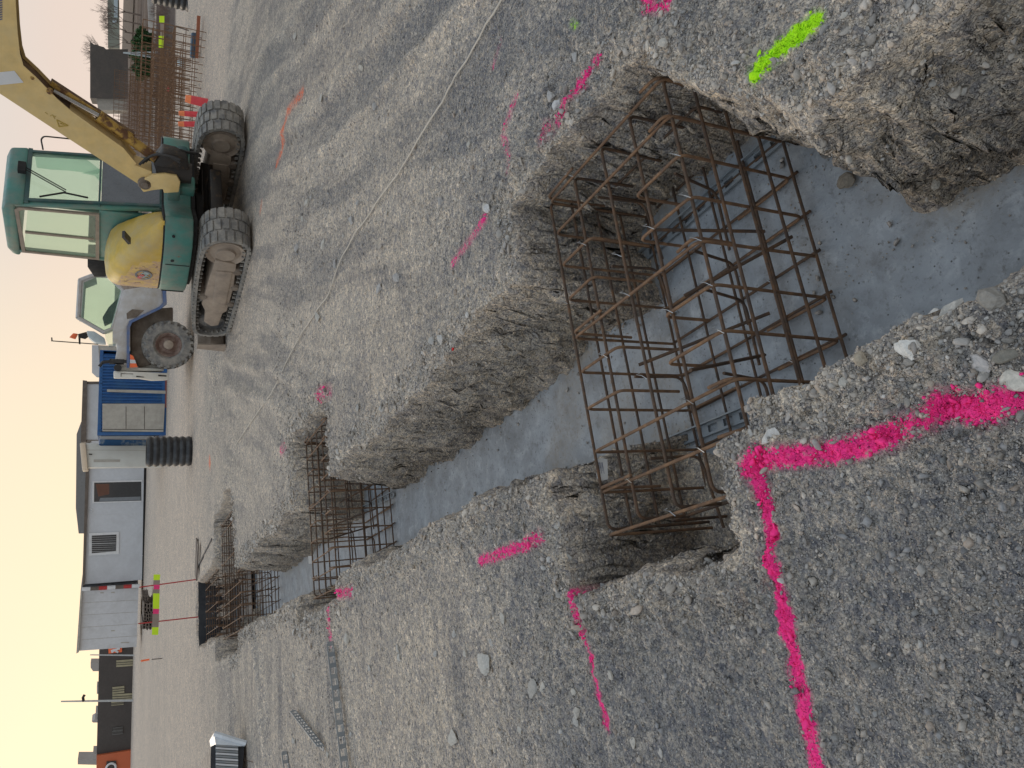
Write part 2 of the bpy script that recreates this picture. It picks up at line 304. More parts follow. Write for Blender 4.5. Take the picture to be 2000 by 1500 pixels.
def height(x, y, fine=True):
    x = np.asarray(x, float); y = np.asarray(y, float)
    r = np.hypot(x, y); near = np.clip(1-r/60, 0, 1)
    s = sdf(x, y)
    s = s + (0.045+0.055*sst((y-2.8)/0.6))*fbm(x*2.6, y*2.6, 3, 5) + 0.045*fbm(x*9, y*9, 3, 8)
    # the right bank by the feet slopes and has slumped on to the blinding
    slump = np.exp(-((x-1.24)**2/0.020 + (y-1.24)**2/0.018))
    wdt = 0.09 + 0.05*sst((x-0.95)/0.2)*sst((1.7-y)/0.3) + 0.05*fbm(x*3, y*3, 2, 31) + 0.05*sst((y-2.9)/0.5)
    t = np.clip(-s/np.maximum(wdt, 0.03), 0, 1)
    t = t*0.55+0.45*sst(t)
    z = 0.02*fbm(x*0.55, y*0.55, 3, 2)*np.clip(r/4, 0.3, 1) + 0.012*fbm(x*2.2, y*2.2, 3, 3)
    z = z*near
    edge = np.exp(-np.abs(s-0.10)/0.16)
    rough = 0.35 + 1.3*edge + 0.5*sst(fbm(x*1.1, y*1.1, 2, 44)*2+0.3)
    z = z + 0.028*edge*(0.6+1.2*fbm(x*4, y*4, 3, 12)) + 0.030*edge*fbm(x*7, y*7, 4, 13, 0.7)
    # spoil ridge at the road edge and heaps behind the excavator
    z = z + 0.16*np.exp(-((y-13.5-0.28*(x-5))/0.9)**2)*sst((x-3.0)/1.5)*(0.7+fbm(x*1.5, y*1.5, 3, 61))
    z = z + 0.10*np.exp(-((y-12.0)/0.8)**2 - ((x-3.0)/1.0)**2)
    z = z + 0.05*np.exp(-((y-5.6-0.5*(x-3))/0.35)**2)*sst((x-3)/1)*sst((8-x)/2)*0.6
    du = dust(x, y); rough = rough*(1.15-0.75*du)
    for a, b, hw in RUTS:
        q, u = rut_q(x, y, a, b); g = np.exp(-(q/hw)**4); on = sst(u/0.6)*sst((np.hypot(b[0]-a[0], b[1]-a[1])-u)/0.8)
        z = z - on*0.018*g + on*0.026*np.exp(-((np.abs(q)-hw*1.25)/0.06)**2)*(1+1.5*fbm(x*5, y*5, 2, 141)) + on*g*0.006*np.sin(u*2*np.pi/0.13)*np.clip(1-r/12, 0, 1)
    if fine:
        fn = np.clip(1-r/9, 0, 1)
        d1, i1 = worley(x*40+fbm(x*5, y*5, 2, 9), y*40, 20)
        d2, i2 = worley(x*75, y*75+fbm(x*7, y*7, 2, 9), 40)
        d0, i0 = worley(x*11+0.4*fbm(x*9, y*9, 2, 77), y*11+0.4*fbm(x*9, y*9, 2, 78), 70)
        big = (i0 > 0.90)*d0
        fine_h = 0.0055*d1*(0.25+1.1*(i1 > 0.6)) + 0.0035*d2 + 0.022*big*np.clip(rough-0.65, 0, 1)
        z = z + fn*rough*fine_h + 0.015*rough*fbm(x*14, y*14, 4, 50, 0.7)*np.clip(1-r/25, 0.2, 1)
    depth = FLOOR - 0.07 + 0.03*fbm(x*3, y*3, 2, 71)
    # soil lying on the bottom at the left end of the near pit and at the wall feet
    depth = depth + 0.11*sst((0.74-x+0.06*fbm(x*6, y*6, 3, 33))/0.10)*sst((2.75-y)/0.1)*sst((y-1.6)/0.1)
    depth = depth + 0.17*slump*(0.8+0.9*fbm(x*8, y*8, 3, 81))
    zz = z*(1-t) + depth*t
    wall = t*(1-t)*4
    zz = zz + wall*(0.07*fbm(x*7, y*7, 4, 90)+0.035*fbm(x*24, y*24, 3, 93))
    return zz, s, t, wall

PINK, LIME, ORNG = (1.0, 0.045, 0.27), (0.46, 0.93, 0.012), (0.85, 0.20, 0.09)
def gp(*pts): return [tuple(ground_at(p)[:2]) for p in pts]
MARKS = [  # colour, half width, strength, points on the ground
    (PINK, 0.018, 0.92, gp((1478, 900), (1500, 1000), (1530, 1150), (1558, 1290))), (PINK, 0.019, 0.82, gp((1558, 1290), (1580, 1400), (1600, 1500), (1620, 1640))),
    (PINK, 0.024, 0.92, gp((1478, 900), (1640, 882), (1745, 852))), (PINK, 0.024, 0.62, gp((1745, 852), (1830, 815), (1860, 790))), (PINK, 0.026, 0.9, gp((1850, 795), (1930, 800), (2010, 770))),
    (PINK, 0.030, 1.0, gp((1474, 905), (1490, 895))),
    (PINK, 0.022, 0.68, gp((1070, 1045), (1030, 1065), (940, 1095))),
    (PINK, 0.014, 0.66, gp((1117, 1160), (1130, 1190), (1160, 1290), (1172, 1350), (1190, 1420))),
    (PINK, 0.035, 0.68, gp((655, 1160), (690, 1155))), (PINK, 0.03, 0.55, gp((642, 1165), (648, 1255))),
    (PINK, 0.022, 0.62, gp((1170, 120), (1140, 165), (1100, 235))), (PINK, 0.03, 0.50, gp((1080, 250), (1060, 275))),
    (PINK, 0.022, 0.52, gp((950, 425), (925, 465), (885, 515))), (PINK, 0.022, 0.72, gp((1265, -5), (1275, 15), (1310, 8))),
    (PINK, 0.05, 0.50, gp((622, 770), (645, 765))), (PINK, 0.05, 0.46, gp((550, 880), (562, 870))), (PINK, 0.02, 0.42, gp((1010, 190), (985, 260), (1000, 330))), (PINK, 0.012, 0.45, gp((980, 80), (965, 130))),
    (PINK, 0.09, 0.6, gp((452, 1250), (455, 1262))), (PINK, 0.07, 0.5, gp((409, 1240), (412, 1245))), (PINK, 0.04, 0.5, gp((408, 1195), (409, 1200))),
    (LIME, 0.021, 1.0, gp((1490, 148), (1530, 105), (1600, 45))), (LIME, 0.014, 0.42, gp((1118, 44), (1128, 52))),
    (ORNG, 0.05, 0.60, gp((590, 180), (565, 225), (548, 290), (538, 320))), (ORNG, 0.09, 0.85, gp((410, 900), (411, 908))), (ORNG, 0.04, 0.5, gp((512, 395), (508, 415)))]
def paint(x, y):
    col = np.zeros(x.shape+(3,)); al = np.zeros(x.shape)
    wob = 0.008*fbm(x*22, y*22, 3, 3); wb2 = fbm(x*5, y*5, 3, 66)
    for c, hw, st, pts in MARKS:
        d = np.full(x.shape, 9.0)
        for a, b in zip(pts[:-1], pts[1:]): d = np.minimum(d, seg_d(x, y, a, b))
        a_ = np.clip(1.55-(d+wob)/hw*0.80, 0, 1.0)*st*np.clip(1.0+1.5*wb2*(1.22-st), 0, 1)
        q = a_ > al; al = np.where(q, a_, al); col[q] = c
    return col, al
def soil_colour(x, y, z, s, t, wall):
    r = np.hypot(x, y)
    grey = np.array((0.350, 0.329, 0.305)); dark = np.array((0.250, 0.249, 0.252)); tan = np.array((0.555, 0.50, 0.432)); brn = np.array((0.40, 0.34, 0.275)); road = np.array((0.57, 0.495, 0.42))
    L = lambda a, b, f: a + (b-a)*np.clip(f, 0, 1)[..., None]
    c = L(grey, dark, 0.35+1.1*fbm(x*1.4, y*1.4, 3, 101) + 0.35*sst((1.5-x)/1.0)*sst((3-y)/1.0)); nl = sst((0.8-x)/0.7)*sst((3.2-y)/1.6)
    c = L(c, tan, 0.55*sst((fbm(x*0.8, y*0.8, 4, 104)+0.02)*3))
    c = L(c, tan*0.84, 0.66*dust(x, y)); c = L(c, tan*np.array((0.90, 0.87, 0.85)), 0.45*sst((y-2.5)/3)); c = L(c, dark*0.95, 0.45*sst(-1.9*fbm(x*0.9, y*0.9, 4, 133)-0.25))
    c = L(c, tan*0.92, 0.40*sst((y-3)/6)*sst((x-1.4)/1.0))
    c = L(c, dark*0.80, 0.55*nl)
    q, u = rut_q(x, y, (2.55, 1.0), (6.3, 9.0)); rs = sst((x-1.9)/0.5)*sst((14-y)/3)     # scrape streaks left by the machine
    st_ = fbm(q*5.5+0.6*fbm(x, y, 2, 161), u*0.45, 4, 163, 0.65); c = L(c, tan*1.0, rs*np.clip(1.8*st_, 0, 0.5)); c = L(c, dark*0.9, rs*np.clip(-1.6*st_, 0, 0.5))
    q2 = y+0.15*x; ls = sst((0.6-x)/0.5)*sst((y-2.6)/1.0)*sst((14-y)/3); st_ = fbm(x*0.5, q2*4.5, 4, 171, 0.65); c = L(c, tan*0.95, ls*np.clip(1.8*st_, 0, 0.55)); c = L(c, dark*0.9, ls*np.clip(-1.3*st_, 0, 0.4))
    for a, b, hw in RUTS:
        q, u = rut_q(x, y, a, b); on = sst(u/0.6)*sst((math.hypot(b[0]-a[0], b[1]-a[1])-u)/0.8)
        c = L(c, tan*1.05, 0.70*on*np.clip(0.7+2.2*fbm(x*2.2, y*2.2, 3, 151), 0, 1)*np.exp(-((np.abs(q)-hw*1.3)/0.085)**2)); c = L(c, dark*0.95, 0.22*on*np.exp(-(q/hw)**4))
    c = L(c, tan*0.92, 0.95*np.exp(-np.abs(s-0.02)/0.12)*(0.95+1.2*fbm(x*6, y*6, 3, 105)))
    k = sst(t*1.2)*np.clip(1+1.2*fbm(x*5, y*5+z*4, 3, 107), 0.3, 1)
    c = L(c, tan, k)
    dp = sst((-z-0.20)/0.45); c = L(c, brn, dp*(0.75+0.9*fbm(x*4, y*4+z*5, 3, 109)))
    # compacted haul road, field, and dry ground beyond
    rd = sst((y-14.2-0.12*x)/2.5 + 0.8*fbm(x*0.5, y*0.5, 3, 111)); c = L(c, road, rd*(0.9+0.5*fbm(x*0.12, y*0.6, 3, 112)))
    rt = sst((y+0.9*x-19.5)/2.0)*sst((x-8.5)/2)*(1-rd); c = L(c, road*0.97, rt)
    dk = sst((y-22.5)/1.2)*sst((x-17)/3)*sst((38-y)/2.0); c = L(c, np.array((0.075, 0.055, 0.05)), dk*0.95)
    fl = sst((y-38)/1.5)*sst((x-24)/3); c = L(c, np.array((0.125, 0.088, 0.066)), fl*(0.95+0.4*fbm(x*0.05, y*0.3, 3, 113)))
    c = L(c, np.array((0.17, 0.13, 0.10)), sst((r-110)/60))
    return c

def axis_steps(lo, hi, fine, rate, far, rate2):
    a = [hi]
    while a[-1] < far:
        d = a[-1]-hi; a.append(a[-1] + max(fine, d*rate) if d < 9 else a[-1] + d*rate2)
    b = [lo]
    while b[-1] > -far:
        d = lo-b[-1]; b.append(b[-1] - (max(fine, d*rate) if d < 9 else d*rate2))
    n = int(round((hi-lo)/fine)); mid = list(np.linspace(lo, hi, n+1))[1:-1]
    return np.array(b[::-1] + mid + a)
FX = 0.0068
xs = axis_steps(-0.55, 2.15, FX, 0.0125, 4200, 0.09)
ys = [0.55]
while ys[-1] < 4200:
    y_ = ys[-1]; ys.append(y_ + (FX*max(1, (y_/2.3)**1.55) if y_ < 40 else y_*0.035))
yb = [0.55]
while yb[-1] > -400: yb.append(yb[-1] - max(FX*1.5, (0.55-yb[-1])*0.10))
ys = np.array(yb[::-1][:-1] + ys)
X, Y = np.meshgrid(xs, ys)
Z, Sd, Tt, Wl = height(X, Y)
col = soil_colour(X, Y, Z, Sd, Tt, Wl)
pc, pa = paint(X, Y); pa = pa*np.clip(1-Tt*3, 0, 1)
# break the walls up sideways too, so that lumps stand proud of the face
wa = worley(X*11+Z*7, Y*11-Z*9, 211); wb_ = worley(X*26-Z*17, Y*26+Z*21, 221)
wk = np.sqrt(np.clip(Wl, 0, 1))
jx = Wl*(0.05*fbm(X*6+Z*5, Y*8-Z*3, 4, 201)) + wk*(0.050*(wa[1]-0.5)*wa[0]+0.022*(wb_[1]-0.5)); jy = Wl*(0.05*fbm(X*8-Z*4, Y*6+Z*5, 4, 205)) + wk*(0.050*(wa[1]*7 % 1-0.5)*wa[0]+0.022*(wb_[1]*7 % 1-0.5))
Z = Z + wk*(0.020*(wa[1]*3 % 1-0.3)*wa[0] + 0.010*(wb_[1]*3 % 1-0.5))
VX = X+jx; VY = Y+jy
ny, nx = X.shape
def grid_mesh(name, vx, vy, vz):
    me = bpy.data.meshes.new(name); n0 = vx.size; me.vertices.add(n0)
    me.vertices.foreach_set('co', np.stack([vx, vy, vz], -1).reshape(-1).astype(np.float32))
    idx = np.arange(n0).reshape(vx.shape); q = np.stack([idx[:-1, :-1], idx[:-1, 1:], idx[1:, 1:], idx[1:, :-1]], -1).reshape(-1, 4)
    nf = len(q); me.loops.add(nf*4); me.loops.foreach_set('vertex_index', q.reshape(-1).astype(np.int32))
    me.polygons.add(nf); me.polygons.foreach_set('loop_start', np.arange(0, nf*4, 4, dtype=np.int32))
    me.update(calc_edges=True); me.validate(); return me
def set_attr(me, name, c, a=None):
    at = me.color_attributes.new(name, 'FLOAT_COLOR', 'POINT'); n = len(me.vertices)
    buf = np.ones((n, 4), np.float32); buf[:, :3] = c.reshape(-1, 3)
    if a is not None: buf[:, 3] = a.reshape(-1)
    at.data.foreach_set('color', buf.reshape(-1))
gm = grid_mesh('ground', VX, VY, Z); set_attr(gm, 'soil', col); set_attr(gm, 'spray', pc, pa)
gm.polygons.foreach_set('use_smooth', [True]*len(gm.polygons))

def ground_mat():
    mt, nt, b = new_mat('gravelly_soil'); L = nt.links
    tcn = nt.nodes.new('ShaderNodeTexCoord'); co = tcn.outputs['Object']
    at = nt.nodes.new('ShaderNodeAttribute'); at.attribute_name = 'soil'
    sp = nt.nodes.new('ShaderNodeAttribute'); sp.attribute_name = 'spray'
    def vor(sc, feat='F1'):
        v = nt.nodes.new('ShaderNodeTexVoronoi'); v.feature = feat; v.inputs['Scale'].default_value = sc
        wv = nz(nt, sc*0.6, 2, 0.5, co); a = nt.nodes.new('ShaderNodeVectorMath'); a.operation = 'MULTIPLY_ADD'
        L.new(wv.outputs['Color'], a.inputs[0]); a.inputs[1].default_value = (0.9/sc,)*3; L.new(co, a.inputs[2]); L.new(a.outputs[0], v.inputs['Vector']); return v
    v1, v2, v3 = vor(34), vor(85), vor(190)
    n1, n2, n3 = nz(nt, 11, 6, 0.7, co), nz(nt, 2.2, 6, 0.65, co), nz(nt, 140, 3, 0.6, co)
    def hue(v):
        h = nt.nodes.new('ShaderNodeSeparateColor'); L.new(v.outputs['Color'], h.inputs[0]); return h
    def mul(a, b_):
        q = nt.nodes.new('ShaderNodeMix'); q.data_type = 'RGBA'; q.blend_type = 'MULTIPLY'; q.inputs[0].default_value = 1
        L.new(a, q.inputs[6]); L.new(b_, q.inputs[7]); return q.outputs[2]
    def ramp(src, stops):
        r_ = nt.nodes.new('ShaderNodeValToRGB'); L.new(src, r_.inputs[0]); e = r_.color_ramp.elements
        e[0].position, e[0].color = stops[0][0], (*stops[0][1], 1); e[1].position, e[1].color = stops[-1][0], (*stops[-1][1], 1)
        for p, c in stops[1:-1]: q = e.new(p); q.color = (*c, 1)
        return r_.outputs[0]
    c = at.outputs['Color']
    c = mul(c, ramp(hue(v1).outputs[0], [(0.0, (0.72, 0.74, 0.80)), (0.5, (1.0, 1.0, 0.99)), (0.86, (1.08, 1.05, 1.0)), (1.0, (1.38, 1.34, 1.28))]))
    c = mul(c, ramp(hue(v2).outputs[0], [(0.0, (0.60, 0.63, 0.70)), (0.5, (1.0, 1.0, 1.0)), (0.9, (1.14, 1.09, 1.03)), (1.0, (1.50, 1.46, 1.40))]))
    c = mul(c, ramp(hue(v3).outputs[1], [(0.0, (0.70, 0.70, 0.72)), (1.0, (1.28, 1.26, 1.22))]))
    c = mul(c, ramp(n1.outputs[0], [(0.3, (0.84, 0.84, 0.85)), (0.7, (1.16, 1.14, 1.12))]))
    c = mul(c, ramp(n2.outputs[0], [(0.3, (0.86, 0.86, 0.87)), (0.7, (1.14, 1.13, 1.10))]))
    # spray paint: catches the tops, misses gaps between the pebbles
    ma = nt.nodes.new('ShaderNodeMath'); ma.operation = 'MULTIPLY_ADD'; L.new(hue(v2).outputs[2], ma.inputs[0]); ma.inputs[1].default_value = -0.42; L.new(sp.outputs['Alpha'], ma.inputs[2])
    mb_ = nt.nodes.new('ShaderNodeMath'); mb_.operation = 'MULTIPLY_ADD'; L.new(n1.outputs[0], mb_.inputs[0]); mb_.inputs[1].default_value = -0.55; L.new(ma.outputs[0], mb_.inputs[2])
    hard = mr(nt, mb_.outputs[0], -0.12, 0.20); soft = nt.nodes.new('ShaderNodeMath'); soft.operation = 'MULTIPLY'; L.new(mr(nt, sp.outputs['Alpha'], 0.0, 0.9, 0.0, 0.60), soft.inputs[0]); L.new(mr(nt, n3.outputs[0], 0.35, 0.65, 0.3, 1.0), soft.inputs[1])
    mxx = nt.nodes.new('ShaderNodeMath'); mxx.operation = 'MAXIMUM'; L.new(hard, mxx.inputs[0]); L.new(soft.outputs[0], mxx.inputs[1]); fac = mxx.outputs[0]
    c = mixc(nt, fac, c, sp.outputs['Color'])
    L.new(c, b.inputs['Base Color']); b.inputs['Roughness'].default_value = 0.92; b.inputs['Specular IOR Level'].default_value = 0.25
    def bump(hsrc, strength, dist, prev, inv=False):
        p = nt.nodes.new('ShaderNodeBump'); p.inputs['Strength'].default_value = strength; p.inputs['Distance'].default_value = dist; p.invert = inv
        L.new(hsrc, p.inputs['Height'])
        if prev: L.new(prev, p.inputs['Normal'])
        return p.outputs[0]
    bn = bump(v1.outputs['Distance'], 0.6, 0.018, None, True); bn = bump(v2.outputs['Distance'], 0.8, 0.010, bn, True)
    bn = bump(v3.outputs['Distance'], 0.7, 0.004, bn, True); bn = bump(n1.outputs[0], 0.6, 0.035, bn); bn = bump(n3.outputs[0], 0.6, 0.004, bn)
    L.new(bn, b.inputs['Normal']); return mt
M['ground'] = ground_mat(); gm.materials.append(M['ground'])
go = bpy.data.objects.new('ground', gm); C.objects.link(go); tag(go, 'grey gravelly soil cut by trenches', 'ground', kind='structure')

# blinding concrete in the trench bottom
def concrete_mat():
    mt, nt, b = new_mat('blinding_concrete'); L = nt.links
    tcn = nt.nodes.new('ShaderNodeTexCoord'); co = tcn.outputs['Object']
    n1, n2, n3 = nz(nt, 2.4, 7, 0.65, co, 0.6), nz(nt, 9, 8, 0.7, co, 0.3), nz(nt, 45, 5, 0.7, co)
    c = mixc(nt, mr(nt, n1.outputs[0], 0.33, 0.68), (0.20, 0.215, 0.23), (0.36, 0.385, 0.41))
    c = mixc(nt, mr(nt, n2.outputs[0], 0.53, 0.76), c, (0.47, 0.49, 0.51))
    c = mixc(nt, mr(nt, n2.outputs[0], 0.46, 0.28), c, (0.165, 0.17, 0.178))
    c = mixc(nt, mr(nt, n3.outputs[0], 0.56, 0.74), c, (0.12, 0.118, 0.115))
    v = nt.nodes.new('ShaderNodeTexVoronoi'); v.inputs['Scale'].default_value = 26; L.new(co, v.inputs['Vector'])
    c = mixc(nt, mr(nt, v.outputs['Distance'], 0.11, 0.07), c, (0.085, 0.085, 0.085))
    sa = nt.nodes.new('ShaderNodeAttribute'); sa.attribute_name = 'smear'; mm_ = nt.nodes.new('ShaderNodeMath'); mm_.operation = 'MULTIPLY'; L.new(sa.outputs['Alpha'], mm_.inputs[0]); L.new(mr(nt, n3.outputs[0], 0.35, 0.6, 0.3, 0.9), mm_.inputs[1]); c = mixc(nt, mm_.outputs[0], c, (0.30, 0.26, 0.21))
    L.new(c, b.inputs['Base Color']); L.new(mr(nt, n1.outputs[0], 0.3, 0.7, 0.62, 0.85), b.inputs['Roughness'])
    p = nt.nodes.new('ShaderNodeBump'); p.inputs['Strength'].default_value = 0.5; p.inputs['Distance'].default_value = 0.012; L.new(n2.outputs[0], p.inputs['Height'])
    q = nt.nodes.new('ShaderNodeBump'); q.inputs['Strength'].default_value = 0.5; q.inputs['Distance'].default_value = 0.003; L.new(n3.outputs[0], q.inputs['Height']); L.new(p.outputs[0], q.inputs['Normal'])
    L.new(q.outputs[0], b.inputs['Normal']); return mt
M['concrete'] = concrete_mat()
cx = np.linspace(0.15, 2.85, 160); cy = np.concatenate([np.linspace(-1.4, 3.2, 260), np.linspace(3.25, 17.1, 240)])
XX, YY = np.meshgrid(cx, cy); ZZ = FLOOR + 0.008*fbm(XX*2, YY*2, 3, 301) + 0.004*fbm(XX*12, YY*12, 3, 302)
cm = grid_mesh('concrete_floor', XX, YY, ZZ); cm.polygons.foreach_set('use_smooth', [True]*len(cm.polygons)); cm.materials.append(M['concrete'])
fs_ = sdf(XX, YY); set_attr(cm, 'smear', np.zeros(XX.shape+(3,)), np.clip(np.exp(-np.clip(-fs_-0.07, 0, 9)/0.06)*(1.0+2.2*fbm(XX*7, YY*7, 4, 311)) + 0.55*sst(2.2*fbm(XX*1.9, YY*1.9, 4, 315)-0.35), 0, 1))
co_ = bpy.data.objects.new('concrete_floor', cm); C.objects.link(co_); tag(co_, 'smooth blue grey blinding concrete in the trench bottom', 'floor', kind='structure')

# ---------------------------------------------------------------- loose stones
def stone_base(sub):
    import bmesh
    bm = bmesh.new(); bmesh.ops.create_icosphere(bm, subdivisions=sub, radius=1.0)
    v = np.array([tuple(a.co) for a in bm.verts]); f = np.array([[q.index for q in p.verts] for p in bm.faces]); bm.free(); return v, f
B1, F1_ = stone_base(1); B2, F2_ = stone_base(3)
BC = np.array([(x, y, z) for z in (-.72, .72) for y in (-.72, .72) for x in (-.72, .72)]); FC = np.array([(0, 2, 3), (0, 3, 1), (4, 5, 7), (4, 7, 6), (0, 1, 5), (0, 5, 4), (2, 6, 7), (2, 7, 3), (0, 4, 6), (0, 6, 2), (1, 3, 7), (1, 7, 5)])
B42, F42 = stone_base(2)
def rot_mats(n, rng):
    q = rng.normal(size=(n, 4)); q /= np.linalg.norm(q, axis=1)[:, None]; a, b, c, d = q.T
    return np.stack([np.stack([1-2*(c*c+d*d), 2*(b*c-a*d), 2*(b*d+a*c)], -1), np.stack([2*(b*c+a*d), 1-2*(b*b+d*d), 2*(c*d-a*b)], -1), np.stack([2*(b*d-a*c), 2*(c*d+a*b), 1-2*(b*b+c*c)], -1)], 1)
def stone_mat():
    mt, nt, b = new_mat('stone'); L = nt.links
    at = nt.nodes.new('ShaderNodeAttribute'); at.attribute_name = 'shade'
    tcn = nt.nodes.new('ShaderNodeTexCoord'); n = nz(nt, 90, 6, 0.7, tcn.outputs['Object'])
    q = nt.nodes.new('ShaderNodeMix'); q.data_type = 'RGBA'; q.blend_type = 'MULTIPLY'; q.inputs[0].default_value = 1
    L.new(at.outputs['Color'], q.inputs[6])
    r_ = nt.nodes.new('ShaderNodeValToRGB'); L.new(n.outputs[0], r_.inputs[0]); r_.color_ramp.elements[0].position = 0.3; r_.color_ramp.elements[0].color = (0.75, 0.75, 0.75, 1)
    r_.color_ramp.elements[1].position = 0.7; r_.color_ramp.elements[1].color = (1.22, 1.2, 1.18, 1); L.new(r_.outputs[0], q.inputs[7])
    L.new(q.outputs[2], b.inputs['Base Color']); b.inputs['Roughness'].default_value = 0.88; b.inputs['Specular IOR Level'].default_value = 0.3
    p = nt.nodes.new('ShaderNodeBump'); p.inputs['Strength'].default_value = 0.5; p.inputs['Distance'].default_value = 0.004; L.new(n.outputs[0], p.inputs['Height']); L.new(p.outputs[0], b.inputs['Normal'])
    return mt
M['stone'] = stone_mat()
PAL = 1.25*np.array([(0.17, 0.165, 0.16), (0.12, 0.125, 0.135), (0.20, 0.19, 0.175), (0.27, 0.245, 0.21), (0.105, 0.115, 0.13), (0.23, 0.215, 0.20), (0.33, 0.30, 0.26), (0.15, 0.16, 0.165), (0.30, 0.235, 0.18)])
def scatter(name, px_, py_, size, rng, label, sink=0.25, chunky=False):
    B1, F1_ = (B42, F42) if chunky else (BC, FC)
    n = len(px_); z, s, t, wl_ = height(px_, py_, fine=False)
    z2 = height(px_, py_, fine=True)[0]; z = np.maximum(z, z2)
    z = np.where((t > 0.9) & (z < FLOOR+0.012), FLOOR+0.004, z)
    sc = size[:, None]*rng.uniform([0.65, 0.55, 0.32], [1.3, 1.0, 0.75], size=(n, 3))
    ang = rng.uniform(0, 2*np.pi, n); tilt = rng.normal(0, 0.35, size=(n, 2))
    rm = rot_mats(n, rng); P = np.repeat(B1[None], n, 0)*(1+rng.uniform(-0.45, 0.35, size=(n, len(B1), 3))*(0.12 if chunky else 1.0))
    if chunky:
        dr = rng.normal(size=(n, 9, 3)); dr /= np.linalg.norm(dr, axis=2)[..., None]; lm = rng.uniform(0.42, 0.9, size=(n, 9)); dd_ = np.einsum('nkj,ncj->nkc', P, dr)
        P = P/np.maximum(np.max(np.where(dd_ > 0.05, dd_/lm[:, None, :], 0), axis=2), 1.0)[..., None]
    P = np.einsum('nij,nkj->nki', rm, P)
    P = P*sc[:, None, :]; ca, sa = np.cos(ang)[:, None], np.sin(ang)[:, None]
    x_ = P[..., 0]*ca-P[..., 1]*sa; y_ = P[..., 0]*sa+P[..., 1]*ca; z_ = P[..., 2] + x_*tilt[:, :1] + y_*tilt[:, 1:]
    vx = x_+px_[:, None]; vy = y_+py_[:, None]; vz = z_ + (z+sc[:, 2]*(1-2*sink)*0.8)[:, None]
    me = bpy.data.meshes.new(name); nv = n*len(B1); me.vertices.add(nv)
    me.vertices.foreach_set('co', np.stack([vx, vy, vz], -1).reshape(-1).astype(np.float32))
    fs = (F1_[None]+(np.arange(n)*len(B1))[:, None, None]).reshape(-1, 3); nf = len(fs)
    me.loops.add(nf*3); me.loops.foreach_set('vertex_index', fs.reshape(-1).astype(np.int32)); me.polygons.add(nf)
    me.polygons.foreach_set('loop_start', np.arange(0, nf*3, 3, dtype=np.int32)); me.update(calc_edges=True)
    soil = soil_colour(px_, py_, z, s, t, wl_)
    pk = rng.integers(0, len(PAL), n); c = 0.55*PAL[pk] + 0.52*soil; c *= rng.uniform(0.75, 1.3, n)[:, None]
    wh = rng.random(n) < 0.02; c[wh] = rng.uniform(0.36, 0.5, wh.sum())[:, None]*np.array((1, 0.98, 0.94))
    pcx, pax = paint(px_, py_); hit = (rng.random(n)*0.85 < pax*pax) & (t < 0.3); c[hit] = pcx[hit]*rng.uniform(0.85, 1.05, hit.sum())[:, None]
    set_attr(me, 'shade', np.repeat(c, len(B1), 0)); me.materials.append(M['stone'])
    o = bpy.data.objects.new(name, me); C.objects.link(o); tag(o, label, 'gravel', kind='stuff'); return o
def scatter_pts(n, r0, r1, a0, a1, rng):
    r = np.exp(rng.uniform(np.log(r0), np.log(r1), n)); a = np.radians(rng.uniform(a0, a1, n)); return r*np.sin(a), r*np.cos(a)
# crushed gravel on the surface all round the camera (denser near the feet)
n = 75000
gx, gy = scatter_pts(n, 0.75, 9, -25, 72, RNG)
hs = height(gx, gy, False); inside = hs[2] > 0.85
keep = (~inside) & (RNG.random(len(gx)) > 0.72*dust(gx, gy)); gx, gy = gx[keep], gy[keep]; rr = np.hypot(gx, gy)
sz = np.minimum(RNG.pareto(2.3, len(gx))*0.0012 + 0.0015 + 0.0008*rr, 0.0105 + 0.0015*rr)
scatter('gravel', gx, gy, sz, RNG, 'grey and tan gravel strewn over the whole site surface')
# rubble thrown up along the trench edges
bx, by = [], []
while len(bx) < 14000:
    x_, y_ = RNG.uniform(-0.1, 2.6, 4000), 0.5 + 12*RNG.random(4000)**1.9
    s_ = sdf(x_, y_); k = (np.abs(s_-0.04) < 0.16*RNG.random(4000)**0.7+0.02); bx += list(x_[k]); by += list(y_[k])
bx, by = np.array(bx[:14000]), np.array(by[:14000]); 
sz = np.minimum(RNG.pareto(2.0, 14000)*0.0026+0.0032+0.0008*by, 0.014+0.003*by)
scatter('rubble', bx, by, sz, RNG, 'tan rubble and crushed lumps along the trench edges and banks', chunky=True)

